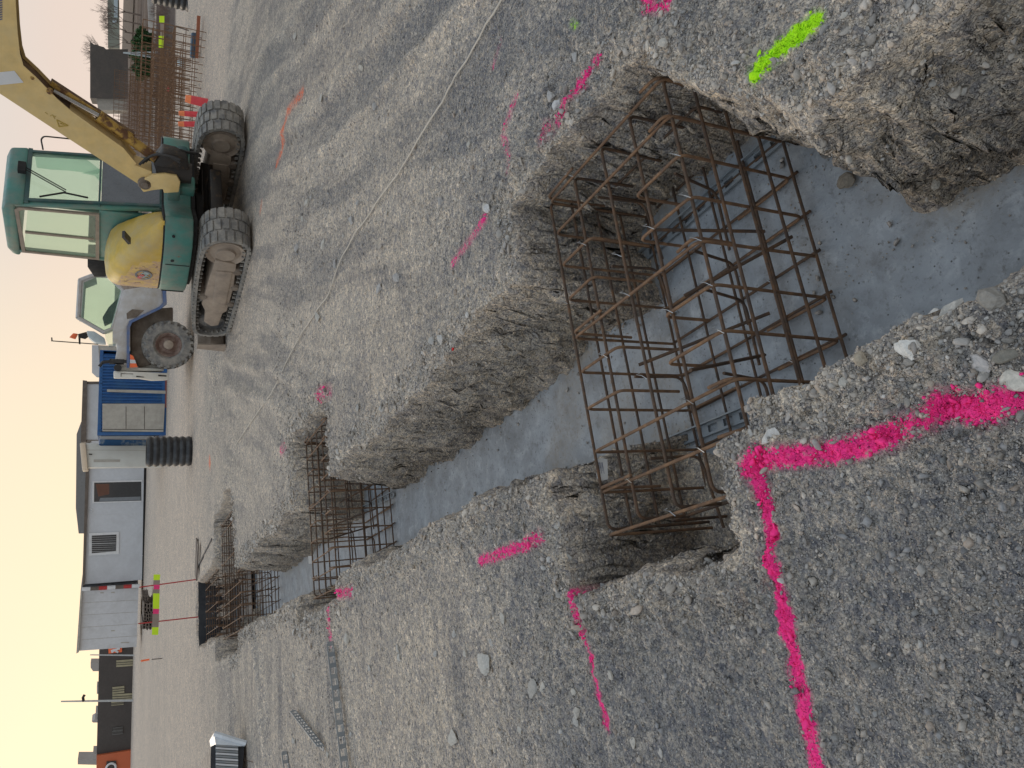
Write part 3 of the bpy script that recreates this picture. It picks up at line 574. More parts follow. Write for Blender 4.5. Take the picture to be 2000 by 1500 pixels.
cxs, cys = RNG.uniform(0.3, 2.0, 26000), RNG.uniform(0.3, 9, 26000); hh = height(cxs, cys, False)
nearwall = (hh[2] > 0.92) & (RNG.random(26000) < np.exp(-np.clip(-hh[1]-0.10, 0, 1)/0.055)*0.9+0.012); cxs, cys = cxs[nearwall][:4200], cys[nearwall][:4200]
scatter('fallen_crumbs', cxs, cys, np.minimum(RNG.pareto(2.2, len(cxs))*0.002+0.0022, 0.015), RNG, 'soil crumbs fallen on the concrete along the foot of the banks')
def rock(px, r, label, col=(0.42, 0.41, 0.39), flat=0.6, group=None, seed=0, z=None, stretch=1.3, name='stone'):
    g = ground_at(px, 0.0 if z is None else z); x_, y_ = g.x, g.y
    if z is None:
        for _ in range(4):
            hz_ = float(height(np.array([x_]), np.array([y_]))[0][0]); g = ground_at(px, hz_); x_, y_ = g.x, g.y
        gz = hz_
    else: gz = z
    rg = np.random.default_rng(1000+seed); V_ = B2.copy(); dirs = rg.normal(size=(16, 3))*(1, 1, 0.8); dirs /= np.linalg.norm(dirs, axis=1)[:, None]
    lim = rg.uniform(0.42, 0.85, 16); dd = V_ @ dirs.T
    k = np.max(np.where(dd > 0.05, dd/lim, 0), axis=1); V_ = V_/np.maximum(k, 1.0)[:, None]
    V_ += 0.022*rg.normal(size=V_.shape); a = rg.uniform(0, 6.28); V_ = V_*np.array((stretch, 1, flat))
    V_ = np.stack([V_[:, 0]*math.cos(a)-V_[:, 1]*math.sin(a), V_[:, 0]*math.sin(a)+V_[:, 1]*math.cos(a), V_[:, 2]], -1)*r
    me = bpy.data.meshes.new(name); me.from_pydata([tuple(v) for v in V_], [], [tuple(int(i) for i in f) for f in F2_])
    set_attr(me, 'shade', np.tile(np.array(col), (len(V_), 1))); me.materials.append(M['stone'])
    o = bpy.data.objects.new(name, me); C.objects.link(o); o.location = (x_, y_, gz + r*flat*0.35)
    return tag(o, label, 'stone', group)
WH, PALE, TAN = (0.58, 0.57, 0.54), (0.42, 0.40, 0.36), (0.33, 0.29, 0.23)
ROCKS = [((1775, 682), 0.032, 'chalky white stone on the near left trench bank', WH, 0.6), ((1650, 748), 0.020, 'tan rounded pebble left of the chalky white stone on the bank', PALE, 0.6),
 ((1508, 852), 0.034, 'white crumbling lump beside the corner of the thick pink lines', (0.52, 0.51, 0.49), 0.7), ((1985, 745), 0.034, 'smooth cream stone at the picture edge by the broad pink line', (0.55, 0.52, 0.46), 0.6),
 ((1915, 712), 0.028, 'whitish flaky stone between the pale pebble and the broad pink line', (0.48, 0.45, 0.43), 0.35), ((1860, 612), 0.036, 'large pale boulder lump on the bank edge close to the camera', (0.44, 0.43, 0.40), 0.8),
 ((1975, 540), 0.038, 'pale rough lump at the lip of the bank in the picture corner', PALE, 0.7), ((1825, 615), 0.020, 'small white stone touching the large pale bank lump', WH, 0.6),
 ((1950, 580), 0.030, 'grey block of earth behind the large pale bank lump', (0.24, 0.23, 0.21), 0.8), ((1960, 700), 0.024, 'olive grey angular stone above the whitish flaky stone', (0.20, 0.19, 0.165), 0.7),
 ((1685, 700), 0.020, 'grey tan stone at the trench lip above the cage', TAN, 0.7), ((1600, 730), 0.014, 'pale small pebble on the lip nearest the cage', PALE, 0.8),
 ((1650, 30), 0.014, 'light rounded pebble at the end of the lime green stripe', PALE, 0.6), ((1612, 62), 0.016, 'grey pebble just below the lime green stripe', (0.26, 0.255, 0.25), 0.8),
 ((1462, 80), 0.016, 'flat tan stone near the lime green stripe', (0.24, 0.225, 0.20), 0.5), ((1295, 85), 0.022, 'pale stone on the far bank near the cage corner', PALE, 0.7),
 ((1088, 208), 0.028, 'white stone beside the pink dash on the right bank', (0.50, 0.50, 0.50), 0.7), ((955, 405), 0.030, 'white rounded stone at the end of the faint pink dash', (0.52, 0.51, 0.50), 0.7),
 ((866, 662), 0.046, 'largest pale stone of the cluster on the middle ground', (0.42, 0.41, 0.39), 0.6), ((845, 665), 0.034, 'second pale stone of the cluster on the middle ground', (0.38, 0.37, 0.35), 0.6),
 ((950, 1300), 0.072, 'pale stone slab lying alone on the left ground', (0.42, 0.41, 0.38), 0.25), ((887, 1440), 0.060, 'pale flat stone lower left on the open ground', PALE, 0.3),
 ((1040, 1345), 0.050, 'faded flat pale stone pressed into the left ground', (0.31, 0.30, 0.28), 0.18), ((1232, 1008), 0.022, 'dark grey rounded stone in the left end of the near pit', (0.20, 0.20, 0.21), 0.7),
 ((1830, 360), 0.020, 'cream stone on the slumped heap by the concrete', (0.40, 0.37, 0.32), 0.7), ((1618, 300), 0.024, 'grey round stone at the foot of the right bank', (0.19, 0.18, 0.165), 0.8),
 ((1740, 222), 0.022, 'whitish stone set in the face of the right bank', (0.46, 0.46, 0.43), 0.7), ((1650, 355), 0.036, 'brown clod on the concrete below the right bank', (0.23, 0.20, 0.16), 0.5),
 ((1925, 310), 0.020, 'small tan stone at the foot of the bank near the picture edge', (0.30, 0.28, 0.24), 0.7), ((1850, 385), 0.018, 'tan stone lowest on the slumped heap', TAN, 0.7),
 ((505, 925), 0.03, 'pale stone beside the far string line', PALE, 0.6), ((700, 795), 0.032, 'pale grey stone between the two middle footing pits', (0.36, 0.35, 0.33), 0.6), ((885, 682), 0.011, 'small red painted pebble near the pale stone cluster', (0.60, 0.03, 0.03), 0.7),
 ((680, 1245), 0.05, 'pale stone next to the start of the long spacer strip', PALE, 0.5), ((780, 1285), 0.03, 'whitish pebble by itself left of the trench', (0.44, 0.43, 0.4), 0.5)]
for i, (p, r, lab, c, fl) in enumerate(ROCKS):
    zz = FLOOR+0.03 if i in (23, 25) else (FLOOR+0.02 if i in (27, 28, 29) else (FLOOR+0.13 if i == 24 else (-0.3 if i == 26 else None)))
    rock(p, r, lab, c, fl, seed=i, z=zz)
for i in range(22):
    p = (RNG.uniform(560, 1300), RNG.uniform(1130, 1480)); g_ = ground_at(p)
    if float(sdf(np.array([g_.x]), np.array([g_.y]))[0]) < 0.2: continue
    rock(p, RNG.uniform(0.009, 0.016)*(1+0.25*g_.y), 'small pale stone lying loose on the open ground left of the trench', PALE if i % 2 else (0.38, 0.37, 0.35), 0.5, 'small pale stones left of the trench', seed=160+i)
for i in range(40):
    p = (RNG.uniform(560, 1250), RNG.uniform(60, 700)); 
    g_ = ground_at(p)
    if float(sdf(np.array([g_.x]), np.array([g_.y]))[0]) < 0.22: continue
    rock(p, RNG.uniform(0.010, 0.02)*(1+0.25*g_.y), 'small pale stone lying loose on the right hand ground', PALE if i % 2 else (0.36, 0.35, 0.34), 0.6, 'small pale stones on the right hand ground', seed=60+i)

#==PART2==
# ---------------------------------------------------------------- reinforcement cages
def bent(pts, rad=0.035, n=4):
    pts = [Vector(p) for p in pts]; o = [pts[0]]
    for a, b, c in zip(pts[:-2], pts[1:-1], pts[2:]):
        u = (a-b); v = (c-b); r_ = min(rad, u.length*0.45, v.length*0.45); u = u.normalized()*r_; v = v.normalized()*r_
        for k in range(n+1):
            t = k/n; o.append((b+u)*(1-t)**2 + b*2*t*(1-t) + (b+v)*t*t)
    o.append(pts[-1]); return o
def jit(a=0.004): return random.uniform(-a, a)
CR = 0.0062
def make_cage(label, group, x0=0.345, x1=1.870, y0=1.697, y1=2.540, zt=-0.10, zb=-0.650, ns=10, nl=5):
    # near-right pit: x 0.36..1.87, y 1.695..2.54, top -0.10, bottom -0.645
    t = thing('rebar_cage', (x0, y0, zb), label, 'rebar cage', group)
    X_ = [x1-(x1-x0)*k/(ns-0.97)*1.0 for k in range(ns)]
    def bar(name, pts, r=CR, rad=0.035, mt='rust'):
        MB().tube(bent([(p[0]+jit(), p[1]+jit(), p[2]+jit()) for p in pts], rad), r, 7).build(name, M[mt], t, smooth=True)
    gaps = {2: (0.27, 0.25), 3: (0.30, 0.22), 5: (0.26, 0.28), 6: (0.30, 0.24)}
    for k, x in enumerate(X_):
        if k in gaps:
            a, b = gaps[k]
            bar('stirrup', [(x, y0+a, zt-0.22), (x, y0+a, zt), (x, y0, zt), (x, y0, zb), (x, y0+0.30, zb)], mt='rustlight')
            bar('stirrup', [(x+0.012, y1-b, zt-0.30), (x+0.012, y1-b, zt), (x+0.012, y1, zt), (x+0.012, y1, zb), (x+0.012, y1-0.32, zb)], mt='rustlight')
        else:
            bar('stirrup', [(x, y1, zb), (x, y1, zt), (x, y0, zt), (x, y0, zb)], mt='rustlight')
            if k % 2 == 0: bar('stirrup', [(x+0.014, y1-0.02, zb+0.26), (x+0.014, y1-0.01, zt+0.012), (x+0.014, y1-0.24, zt+0.014)], mt='rustlight')
            bar('stirrup', [(x+0.01, y0+0.015, zt-0.16), (x+0.012, y0+0.012, zt+0.012), (x+0.012, y0+0.11, zt+0.014)], mt='rustlight')
        bar('bottom_bar', [(x+0.016, y0-0.02, zb-0.012), (x+0.016, y1+0.02, zb-0.012)])
    for j in range(nl):
        y = y1-(y1-y0)*j/(nl-1)
        bar('lateral_bar', [(x1+0.004, y+0.012, zb+(0.0 if j in (0, nl-1) else 0.22)), (x1+0.006, y+0.012, zt-0.014), (x0+0.03, y+0.012, zt-0.014), (x0+0.03, y+0.012, zb+(0.0 if j in (0, nl-1) else 0.30))], 0.0065)
        bar('lateral_bar', [(x0-0.02, y-0.01, zb+0.008), (x1+0.03, y-0.01, zb+0.008)])
    for z in (zt-0.135, zt-0.275, zt-0.415):
        bar('lateral_bar', [(x0+0.02, y0-0.012, z), (x1+0.02, y0-0.012, z)], 0.0065)
        bar('lateral_bar', [(x0+0.02, y1+0.014, z+0.01), (x1+0.02, y1+0.014, z+0.01)])
    # hooked bars in the middle and the side hairpins
    for k in (1, 3, 4, 6, 8):
        x = X_[k]-0.05; bar('hook_bar', [(x, y0+0.24, zt-0.20), (x, y0+0.30, zt-0.46), (x-0.26, y0+0.32, zt-0.47)], 0.0062, 0.05)
    for k in (0, 2, 5, 7):
        x = X_[k]-0.08; bar('hook_bar', [(x, y1-0.20, zt-0.12), (x, y1-0.21, zt-0.36), (x-0.30, y1-0.24, zt-0.37)], 0.0062, 0.05)
    bar('side_hairpin', [(x0+0.03, y0+0.10, zb+0.02), (x0+0.03, y0+0.10, zt-0.23), (x0+0.03, y1-0.10, zt-0.23), (x0+0.03, y1-0.10, zb+0.02)])
    bar('side_hairpin', [(x1+0.01, y0+0.10, zb+0.02), (x1+0.01, y0+0.10, zt-0.25), (x1+0.01, y1-0.10, zt-0.25), (x1+0.01, y1-0.10, zb+0.02)])
    # loose starter bars tied across
    for a, b in (((1.15, 2.0, -0.26), (1.30, 1.75, -0.62)), ((0.98, 2.30, -0.22), (1.06, 1.92, -0.60)), ((0.80, 1.90, -0.12), (0.93, 2.02, -0.62)), ((1.45, 2.05, -0.2), (1.38, 1.85, -0.6))):
        bar('starter_bar', [(a[0]+x0-0.345, a[1]+y0-1.697, a[2]), (b[0]+x0-0.345, b[1]+y0-1.697, b[2])], 0.007)
    for _ in range(26):
        w_ = MB(); x = random.choice(X_); y = random.choice([y1-(y1-y0)*j/(nl-1) for j in range(nl)]); z = random.choice([zt, zt, zb+0.01])
        w_.tube([(x-0.012, y-0.01, z+0.008), (x+0.01, y+0.012, z+0.012), (x+0.016, y+0.02, z+0.03), (x+0.02, y+0.012, z+0.018)], 0.0016, 4)
        w_.build('tie_wire', M['wire'], t)
    return t
CG = 'rebar cages standing in the footing pits'
cage = make_cage('large rusty rebar cage in the near footing pit, closest to the camera', CG)
make_cage('wide rusty rebar cage in the third pit, with brown earth behind it', CG, 0.72, 2.57, 11.85, 13.95, -0.08, -0.60, 12, 9)
make_cage('farthest rebar cage, sunk in front of the black plastic sheet', CG, 0.85, 1.98, 14.9, 16.8, -0.12, -0.60, 9, 7)
for off, lab in (((0.31, 5.01, 0), 'rusty rebar cage in the second footing pit, halfway along the trench'),):
    c_ = copy_tree(cage); c_.location = cage.location + Vector(off); c_['label'] = lab
# white delivery tag wired to the far top bar of the near cage
tg = MB(); q = [Plane((1, 2.565), 0).at(p) for p in ((1164, 897), (1176, 895), (1186, 897), (1187, 936), (1177, 939), (1166, 934))]
tg.prism(q, (0, -0.0015, 0)); tg.tube([(q[0]+Vector((0, 0, 0.012))), q[0]-Vector((0, 0, 0.01))], 0.001, 4)
t_ = single(tg, 'paper_tag', M['paper'], q[0], 'white paper tag hanging on the far top bar of the near cage', 'tag')
ik = MB()
for k in range(7):
    a = Plane((1, 2.562), 0).at((1168+k*1.6, 903)); b = Plane((1, 2.562), 0).at((1169+k*1.6, 925-(k % 3)*5)); ik.box((a+b)/2, ((b-a).length, 0.0008, 0.0012))
ik.build('print_lines', M['ink'], t_, base=q[0])
q = [Plane((1, 7.57), 0).at(p) for p in ((602, 1086), (612, 1086), (612, 1101), (603, 1101))]
single(MB().prism(q, (0, -0.002, 0)), 'paper_tag', M['paper'], q[0], 'small white tag on the far top bar of the second cage', 'tag')

# ---------------------------------------------------------------- slotted plastic spacer strips
def spacer(p0, p1, label, h=0.045, wd=0.045, pitch=0.075, lean=0.0):
    p0, p1 = Vector(p0), Vector(p1); d = (p1-p0); L_ = d.length; e = d.normalized(); s_ = Vector((-e.y, e.x, 0)).normalized(); up = Vector((0, 0, 1))
    rot = Matrix((e, s_, up)).transposed(); mb = MB(); m_ = (p0+p1)/2
    mb.box(m_+s_*(wd/2-0.006)+up*0.006, (L_, 0.012, 0.008), rot); mb.box(m_-s_*(wd/2-0.006)+up*0.006, (L_, 0.012, 0.008), rot)   # base rails
    mb.box(m_+up*(h-0.004)+s_*(wd/2), (L_, 0.007, 0.012), rot); n_ = int(L_/pitch)
    for i in range(n_+1):
        c = p0+e*(L_*i/n_); mb.box(c+up*0.0063, (pitch*0.42, wd-0.02, 0.0066), rot); mb.box(c+up*(h/2)+s_*(wd/2), (pitch*0.40, 0.006, h-0.012), rot)
    return single(mb, 'spacer_strip', M['spacer'], p0, label, 'spacer', 'slotted rebar spacer strips')
zf = FLOOR+0.012
def gz(px, z=zf): g = ground_at(px, z); return (g.x, g.y, z)
spacer(gz((1245, 515)), gz((1535, 262)), 'grey slotted spacer strip on the concrete along the right side of the near cage', 0.03, 0.055, 0.09)
spacer(gz((1300, 872)), gz((1545, 775)), 'grey slotted spacer strip on the concrete under the left part of the near cage', 0.03, 0.055, 0.09)
spacer(gz((700, 1000)), gz((770, 966)), 'pale slotted spacer strip under the second cage', 0.03, 0.05)
spacer(gz((651, 1258), 0.018), gz((684, 1530), 0.018), 'long grey slotted spacer strip lying on the ground left of the second pit', 0.06, 0.05, 0.085)
spacer(gz((579, 1393), 0.01), gz((633, 1461), 0.01), 'short grey spacer strip lying askew on the open ground', 0.06, 0.05, 0.085)
spacer(gz((561, 1472), 0.0), gz((574, 1560), 0.0), 'spacer strip cut by the picture edge near the wrapped bundle', 0.06, 0.05, 0.085)

# string line across the ground
pts = []
for p in ((1180, -330), (1080, -160), (985, 0), (900, 140), (860, 208), (780, 340), (700, 450), (672, 497), (640, 580), (590, 650), (530, 770), (480, 840), (440, 915)):
    g = ground_at(p, 0.01); z_ = float(height(np.array([g.x]), np.array([g.y]), False)[0][0]); pts.append((g.x, g.y, max(z_, 0)+0.018))
fine = []
for a, b in zip(pts[:-1], pts[1:]):
    for k in range(6): fine.append(tuple(Vector(a).lerp(Vector(b), k/6)+Vector((jit(0.006), jit(0.006), 0.004*math.sin(k)))))
mb = MB(); mb.tube(fine, 0.0052, 5); single(mb, 'string_line', M['cord'], pts[0], 'pale string line stretched across the right hand ground to the road', 'string')

# black membrane against the far side of the last pit
mp = Plane((1.5, 17.05), 0); mb = MB(); mb.box((1.4, 15.7, -0.61), (1.5, 2.8, 0.02))
top = [mp.at((388+random.uniform(-1, 1), y)) for y in range(1112, 1272, 10)]
mb.prism([*top, *[Vector((p.x, p.y, -0.62)) for p in reversed(top)]], (0, 0.03, 0))
sd_ = [Vector((top[0].x, 17.0, 0.03)), Vector((top[0].x+0.15, 14.5, 0.02)), Vector((top[0].x+0.15, 14.5, -0.6)), Vector((top[0].x, 17.0, -0.6))]
mb.prism(sd_, (0.03, 0, 0)); single(mb, 'black_membrane', M['membrane'], (1.5, 17.05, 0), 'black plastic sheet lining the far end of the trench', 'plastic sheet')
mb = MB()
for a, b in (((2.1, 16.9, 0.02), (2.75, 16.5, 0.06)), ((2.2, 17.2, 0.02), (2.9, 16.9, 0.03))): mb.box((Vector(a)+Vector(b))/2, ((Vector(b)-Vector(a)).length, 0.18, 0.025), Matrix.Rotation(math.atan2(b[1]-a[1], b[0]-a[0]), 3, 'Z'))
single(mb, 'plank', M['timber'], (2.4, 16.5, 0), 'dark boards lying beside the black plastic sheet', 'board')

# ---------------------------------------------------------------- excavator
EXO = Vector((6.5, 10.85, 0)); EXR = R(6); EXM = Matrix.Rotation(EXR, 3, 'Z'); EXI = EXM.inverted()
def EL(px, ax, val):                            # where the sight line of px meets a plane of the machine, in machine coordinates
    c = EXI @ (CO-EXO); d = EXI @ ray(px); t = (val-c[ax])/d[ax]; return c+d*t
ex = thing('excavator', EXO, 'yellow and green tracked mini excavator with cab, on the right hand ground', 'excavator', rz=EXR)
def smooth_loop(p, it=3):
    for _ in range(it):
        q = []
        for a, b in zip(p, p[1:]+p[:1]): q += [(a[0]*0.75+b[0]*0.25, a[1]*0.75+b[1]*0.25), (a[0]*0.25+b[0]*0.75, a[1]*0.25+b[1]*0.75)]
        p = q
    return p
def resample(p, n):
    P_ = [Vector((a, b, 0)) for a, b in p]; seg = [(P_[(i+1) % len(P_)]-P_[i]).length for i in range(len(P_))]; T = sum(seg); o = []; i = 0; acc = 0
    for k in range(n):
        t = T*k/n
        while acc+seg[i] < t: acc += seg[i]; i += 1
        o.append(P_[i].lerp(P_[(i+1) % len(P_)], (t-acc)/seg[i]))
    return o
LOOP = [(1.20, 0.26), (1.17, 0.50), (0.95, 0.58), (-0.10, 0.645), (-0.95, 0.66), (-1.25, 0.60), (-1.37, 0.44), (-1.39, 0.27), (-1.32, 0.07), (-1.12, 0.005), (0.95, 0.005), (1.13, 0.06)]
LP_ = resample(smooth_loop(LOOP), 112)
def make_track(xo, xi):                          # xo..xi across; belt, frame, wheels
    mb = MB(); N = len(LP_); sgn = 1 if xi > xo else -1
    nrm = []
    for i in range(N):
        t = (LP_[(i+1) % N]-LP_[i-1]).normalized(); nn = Vector((t.y, -t.x, 0)); c_ = LP_[i]-Vector((-0.1, 0.3, 0))
        if nn.dot(c_) < 0: nn = -nn
        nrm.append(nn)
    def pt(i, off, x): p = LP_[i % N]+nrm[i % N]*off; return (x, p.x, p.y)
    vs = []
    for i in range(N): vs += [pt(i, -0.045, xo), pt(i, -0.012, xo), pt(i, -0.012, xi), pt(i, -0.045, xi)]
    fs = []
    for i in range(N):
        j = (i+1) % N
        for k in range(4): fs.append((i*4+k, i*4+(k+1) % 4, j*4+(k+1) % 4, j*4+k))
    mb.add(vs, fs)
    wd = xi-xo; cols = ((0.0, 0.30), (0.35, 0.65), (0.70, 1.0))
    for i in range(0, N, 2):                     # tread blocks, staggered like bricks
        for ci, (a, b) in enumerate(cols):
            s0 = i + (1 if ci == 1 else 0); x_a, x_b = xo+wd*a, xo+wd*b
            v = []
            for off in (-0.014, 0.010):
                for s_ in (s0+0.12, s0+1.55):
                    i0 = int(math.floor(s_)); f_ = s_-i0
                    for x_ in (x_a, x_b):
                        p = Vector(pt(i0, off, x_)).lerp(Vector(pt(i0+1, off, x_)), f_); v.append(p)
            mb.add(v, [(0, 1, 3, 2), (4, 6, 7, 5), (0, 4, 5, 1), (2, 3, 7, 6), (0, 2, 6, 4), (1, 5, 7, 3)])
    for i in range(0, N, 2):                     # guide lugs inside
        p = LP_[i]-nrm[i]*0.065; mb.box((xo+wd*0.30, p.x, p.y), (0.05, 0.022, 0.05), Matrix.Rotation(math.atan2(nrm[i].y, nrm[i].x)-math.pi/2, 3, 'X'))
        mb.box((xo+wd*0.10, p.x, p.y+0.01 if p.y < 0.2 else p.y), (0.03, 0.025, 0.045), Matrix.Rotation(math.atan2(nrm[i].y, nrm[i].x)-math.pi/2, 3, 'X'))
    tr = mb.build('crawler_track', M['rubberdusty'], ex)
    f = MB(); xa = xo+wd*0.06
    prof = [(-0.86, 0.44), (-0.80, 0.16), (-0.2, 0.12), (0.45, 0.13), (0.52, 0.18), (0.88, 0.20), (0.93, 0.30), (0.80, 0.42), (0.50, 0.43), (0.30, 0.50), (-0.40, 0.47)]
    f.prism([(xa, a, b) for a, b in prof], (wd*0.8, 0, 0))
    prof2 = [(-0.62, 0.40), (-0.62, 0.19), (0.30, 0.17), (0.30, 0.36)]
    f.prism([(xa-0.02*sgn, a, b) for a, b in prof2], (0.03*sgn, 0, 0))
    f.build('side_frame', M['dustysteel'], tr, bevel=0.012)
    for yy, z_, hole in ((-0.2, 0.105, 1), (0.25, 0.105, 1), (-0.6, 0.12, 1), (0.1, 0.50, 0)):
        MB().ring((xa, yy, z_), (sgn, 0, 0), [(0.0, -0.01), (0.05, -0.01), (0.075, 0.02), (0.075, abs(wd)*0.7), (0, abs(wd)*0.7)], 16).build('roller', M['mud'], tr, smooth=True)
    MB().ring((xa-0.01*sgn, -1.00, 0.325), (sgn, 0, 0), [(0.0, 0.0), (0.12, 0.0), (0.135, 0.03), (0.20, 0.05), (0.255, 0.02), (0.27, 0.05), (0.27, abs(wd)*0.75), (0, abs(wd)*0.75)], 28).build('idler_wheel', M['dustysteel'], tr, smooth=True)
    sp_ = MB().ring((xa, 0.86, 0.31), (sgn, 0, 0), [(0.0, 0.02), (0.08, 0.0), (0.10, 0.04), (0.18, 0.06), (0.19, 0.03), (0.205, 0.06), (0.205, abs(wd)*0.6), (0, abs(wd)*0.6)], 28)
    for k in range(14):
        a = k*2*math.pi/14; sp_.box((xa+0.12*sgn, 0.86+0.225*math.cos(a), 0.31+0.225*math.sin(a)), (0.06, 0.03, 0.05), Matrix.Rotation(a-math.pi/2, 3, 'X'))
    sp_.build('drive_sprocket', M['rubber'], tr, smooth=False)
make_track(-1.16, -0.62); make_track(0.76, 1.30)
mb = MB(); mb.box((0.07, 0.0, 0.42), (1.42, 0.95, 0.26)); mb.box((0.07, -0.66, 0.40), (0.75, 0.45, 0.16)); mb.box((0.07, 0.9, 0.36), (0.6, 0.9, 0.12))
mb.prism([(-0.62, -0.62, 0.40), (-0.62, 0.55, 0.40), (-0.45, 0.4, 0.55), (-0.45, -0.45, 0.55)], (1.38, 0, 0))
mb.build('undercarriage', M['greasy'], ex, bevel=0.02)
MB().ring((0, -0.05, 0.55), (0, 0, 1), [(0, 0), (0.50, 0), (0.50, 0.08), (0.42, 0.08), (0.42, 0.24), (0, 0.24)], 40).build('slew_ring', M['blackmat'], ex, smooth=True)
mb = MB(); bl = [(1.50, 0.44), (1.44, 0.25), (1.50, 0.05), (1.60, 0.0), (1.66, 0.02), (1.60, 0.1), (1.55, 0.25), (1.60, 0.44)]
mb.prism([(-1.14, a, b) for a, b in bl], (2.42, 0, 0)); db = mb.build('dozer_blade', M['mud'], ex, bevel=0.008)
MB().box((-0.4, 1.15, 0.32), (0.10, 0.85, 0.14)).box((0.5, 1.15, 0.32), (0.10, 0.85, 0.14)).build('blade_arm', M['mud'], db)
MB().prism([(-1.165, 1.47, 0.45), (-1.165, 1.44, 0.02), (-1.165, 1.66, 0.0), (-1.165, 1.60, 0.45)], (0.024, 0, 0)).build('end_plate', M['dustysteel'], db)

# upper works: skirt with the round tail, engine cover, cab
def plan(inset=0.0, n=26):
    p = [(-0.72, -1.18), (-0.92, -1.14), (-1.05, -0.98), (-1.10, -0.75)]
    for k in range(n+1):
        a = math.pi - math.pi*(-k)/n*-1 if False else math.pi - (math.pi*k/n); p.append((1.10*math.cos(a), -0.30+1.10*math.sin(a)))
    p += [(1.08, -0.70), (0.95, -0.82), (0.45, -0.86), (-0.30, -0.88)]
    k = 1-inset; return [(a*k, (b+0.2)*k-0.2) for a, b in p]
mb = MB(); mb.prism([(a, b, 0.735) for a, b in plan()], (0, 0, 0.355)); dk = mb.build('upper_skirt', M['teal'], ex, bevel=0.028)
mb = MB(); mb.prism([(a, b, 1.085) for a, b in plan(0.01)], (0, 0, 0.02)); mb.prism([(a, b, 0.68) for a, b in plan(0.1)], (0, 0, 0.06)); mb.build('deck_seam', M['blackmat'], dk)
for y_ in (-0.62, 0.25):                        # panel joints and bolt heads on the skirt
    MB().box((-1.10 if y_ < 0 else -0.962, y_, 0.90), (0.012, 0.012, 0.30)).build('panel_joint', M['blackmat'], dk)
MB().ring((-1.10, -0.72, 0.97), (-1, 0, 0), [(0, 0.012), (0.022, 0.012), (0.022, 0)], 12).ring((-0.98, -1.10, 0.98), (-1, -1, 0), [(0, 0.012), (0.02, 0.012), (0.02, 0)], 12).build('bolt_head', M['blackmat'], dk)
TOP = [(-1.17, 1.12), (-1.12, 1.23), (-1.0, 1.37), (-0.8, 1.51), (-0.55, 1.63), (-0.25, 1.715), (0.10, 1.77), (0.42, 1.75), (0.62, 1.66), (0.74, 1.40), (0.765, 1.11)]
def ztop(y): return float(np.interp(y, [a for a, b in TOP], [b for a, b in TOP]))
def xout(y):
    if y < -0.3: return -float(np.interp(y, [-1.17, -1.10, -0.98, -0.80, -0.3], [0.80, 0.93, 1.03, 1.075, 1.085]))
    return -math.sqrt(max(1.085**2-(y+0.3)**2, 0.36**2))
ys_ = list(np.linspace(-1.17, 0.765, 44)); sec = []
for y in ys_:
    xo_, zt_ = xout(y), ztop(y); h_ = zt_-1.09; rr_ = min(0.20, h_*0.8, max(abs(xo_)-0.36, 0.02)*0.7)
    row = [(xo_, y, 1.09+h_*t*(1-rr_/max(h_, 1e-3))) for t in (0, 0.2, 0.4, 0.6, 0.8, 1)]
    for k in range(1, 7):
        a = math.pi/2*k/6; row.append((xo_+rr_*(1-math.cos(a)), y, zt_-rr_+rr_*math.sin(a)))
    row += [(xo_+rr_+(-0.33-xo_-rr_)*t, y, zt_+0.02*math.sin(math.pi*t)) for t in (0.33, 0.66, 1.0)] + [(-0.33, y, 1.09)]; sh = 0.42*sst((0.0-y)/1.17); row = [(a, b+float(sh)*max(0, (a-xo_)/(-0.33-xo_)), c) for a, b, c in row]; sec.append(row)
mb = MB(); nr = len(sec[0]); vs = [v for r_ in sec for v in r_]
fs, ms = [], []
for i in range(len(sec)-1):
    for k in range(nr-1):
        fs.append((i*nr+k, i*nr+k+1, (i+1)*nr+k+1, (i+1)*nr+k)); c_ = sec[i][k]
        lim = float(np.interp(c_[2], [1.09, 1.3, 1.42, 1.55, 1.67, 1.8], [-0.66, -0.60, -0.45, -0.18, 0.25, 0.8])); ms.append(1 if (c_[1] > lim and k < 12) else 0)
mb.v, mb.f, mb.m = vs+[], fs, ms; mb.f += [tuple(range(nr)), tuple(range(len(vs)-nr, len(vs)))]; mb.m += [0, 1]
cv = mb.build('engine_cover', [M['yellow'], M['fadedyellow']], ex, smooth=True)
h0 = EL((228, 455), 0, -1.0); MB().box((-0.99, -0.98+0.0, 1.53), (0.10, 0.16, 0.035), Matrix.Rotation(R(-28), 3, 'X')).build('cover_handle', M['black'], cv)
mb = MB()
for k in range(5): mb.box((xout(0.36+0.012*k)-0.002, 0.36, 1.16+0.055*k), (0.02, 0.34, 0.008), Matrix.Rotation(R(-36), 3, 'Z'))
mb.build('vent_grille', M['dustysteel'], cv)
dc = MB(); ctr = Vector((-1.093, -0.30, 1.30)); dc.ring(ctr, (-1, 0, 0.0), [(0.085, 0.004), (0.105, 0.006), (0.108, 0.0)], 28, 0); dc.box(ctr+Vector((0, 0.04, 0.035)), (0.012, 0.10, 0.05), Matrix.Rotation(R(35), 3, 'X'), 1)
dc.box(ctr+Vector((0, -0.05, -0.03)), (0.012, 0.05, 0.07), Matrix.Rotation(R(20), 3, 'X'), 2)
for k, (a, b, c_, d) in enumerate(((-0.03, 0.03, -0.07, 0.0), (0.0, -0.04, 0.05, 0.02), (0.02, 0.05, 0.07, -0.05), (-0.06, -0.06, 0.0, -0.02), (-0.02, -0.01, 0.03, -0.07))):
    dc.tube([ctr+Vector((-0.006, a, b)), ctr+Vector((-0.006, c_, d))], 0.007, 4, mi=2)
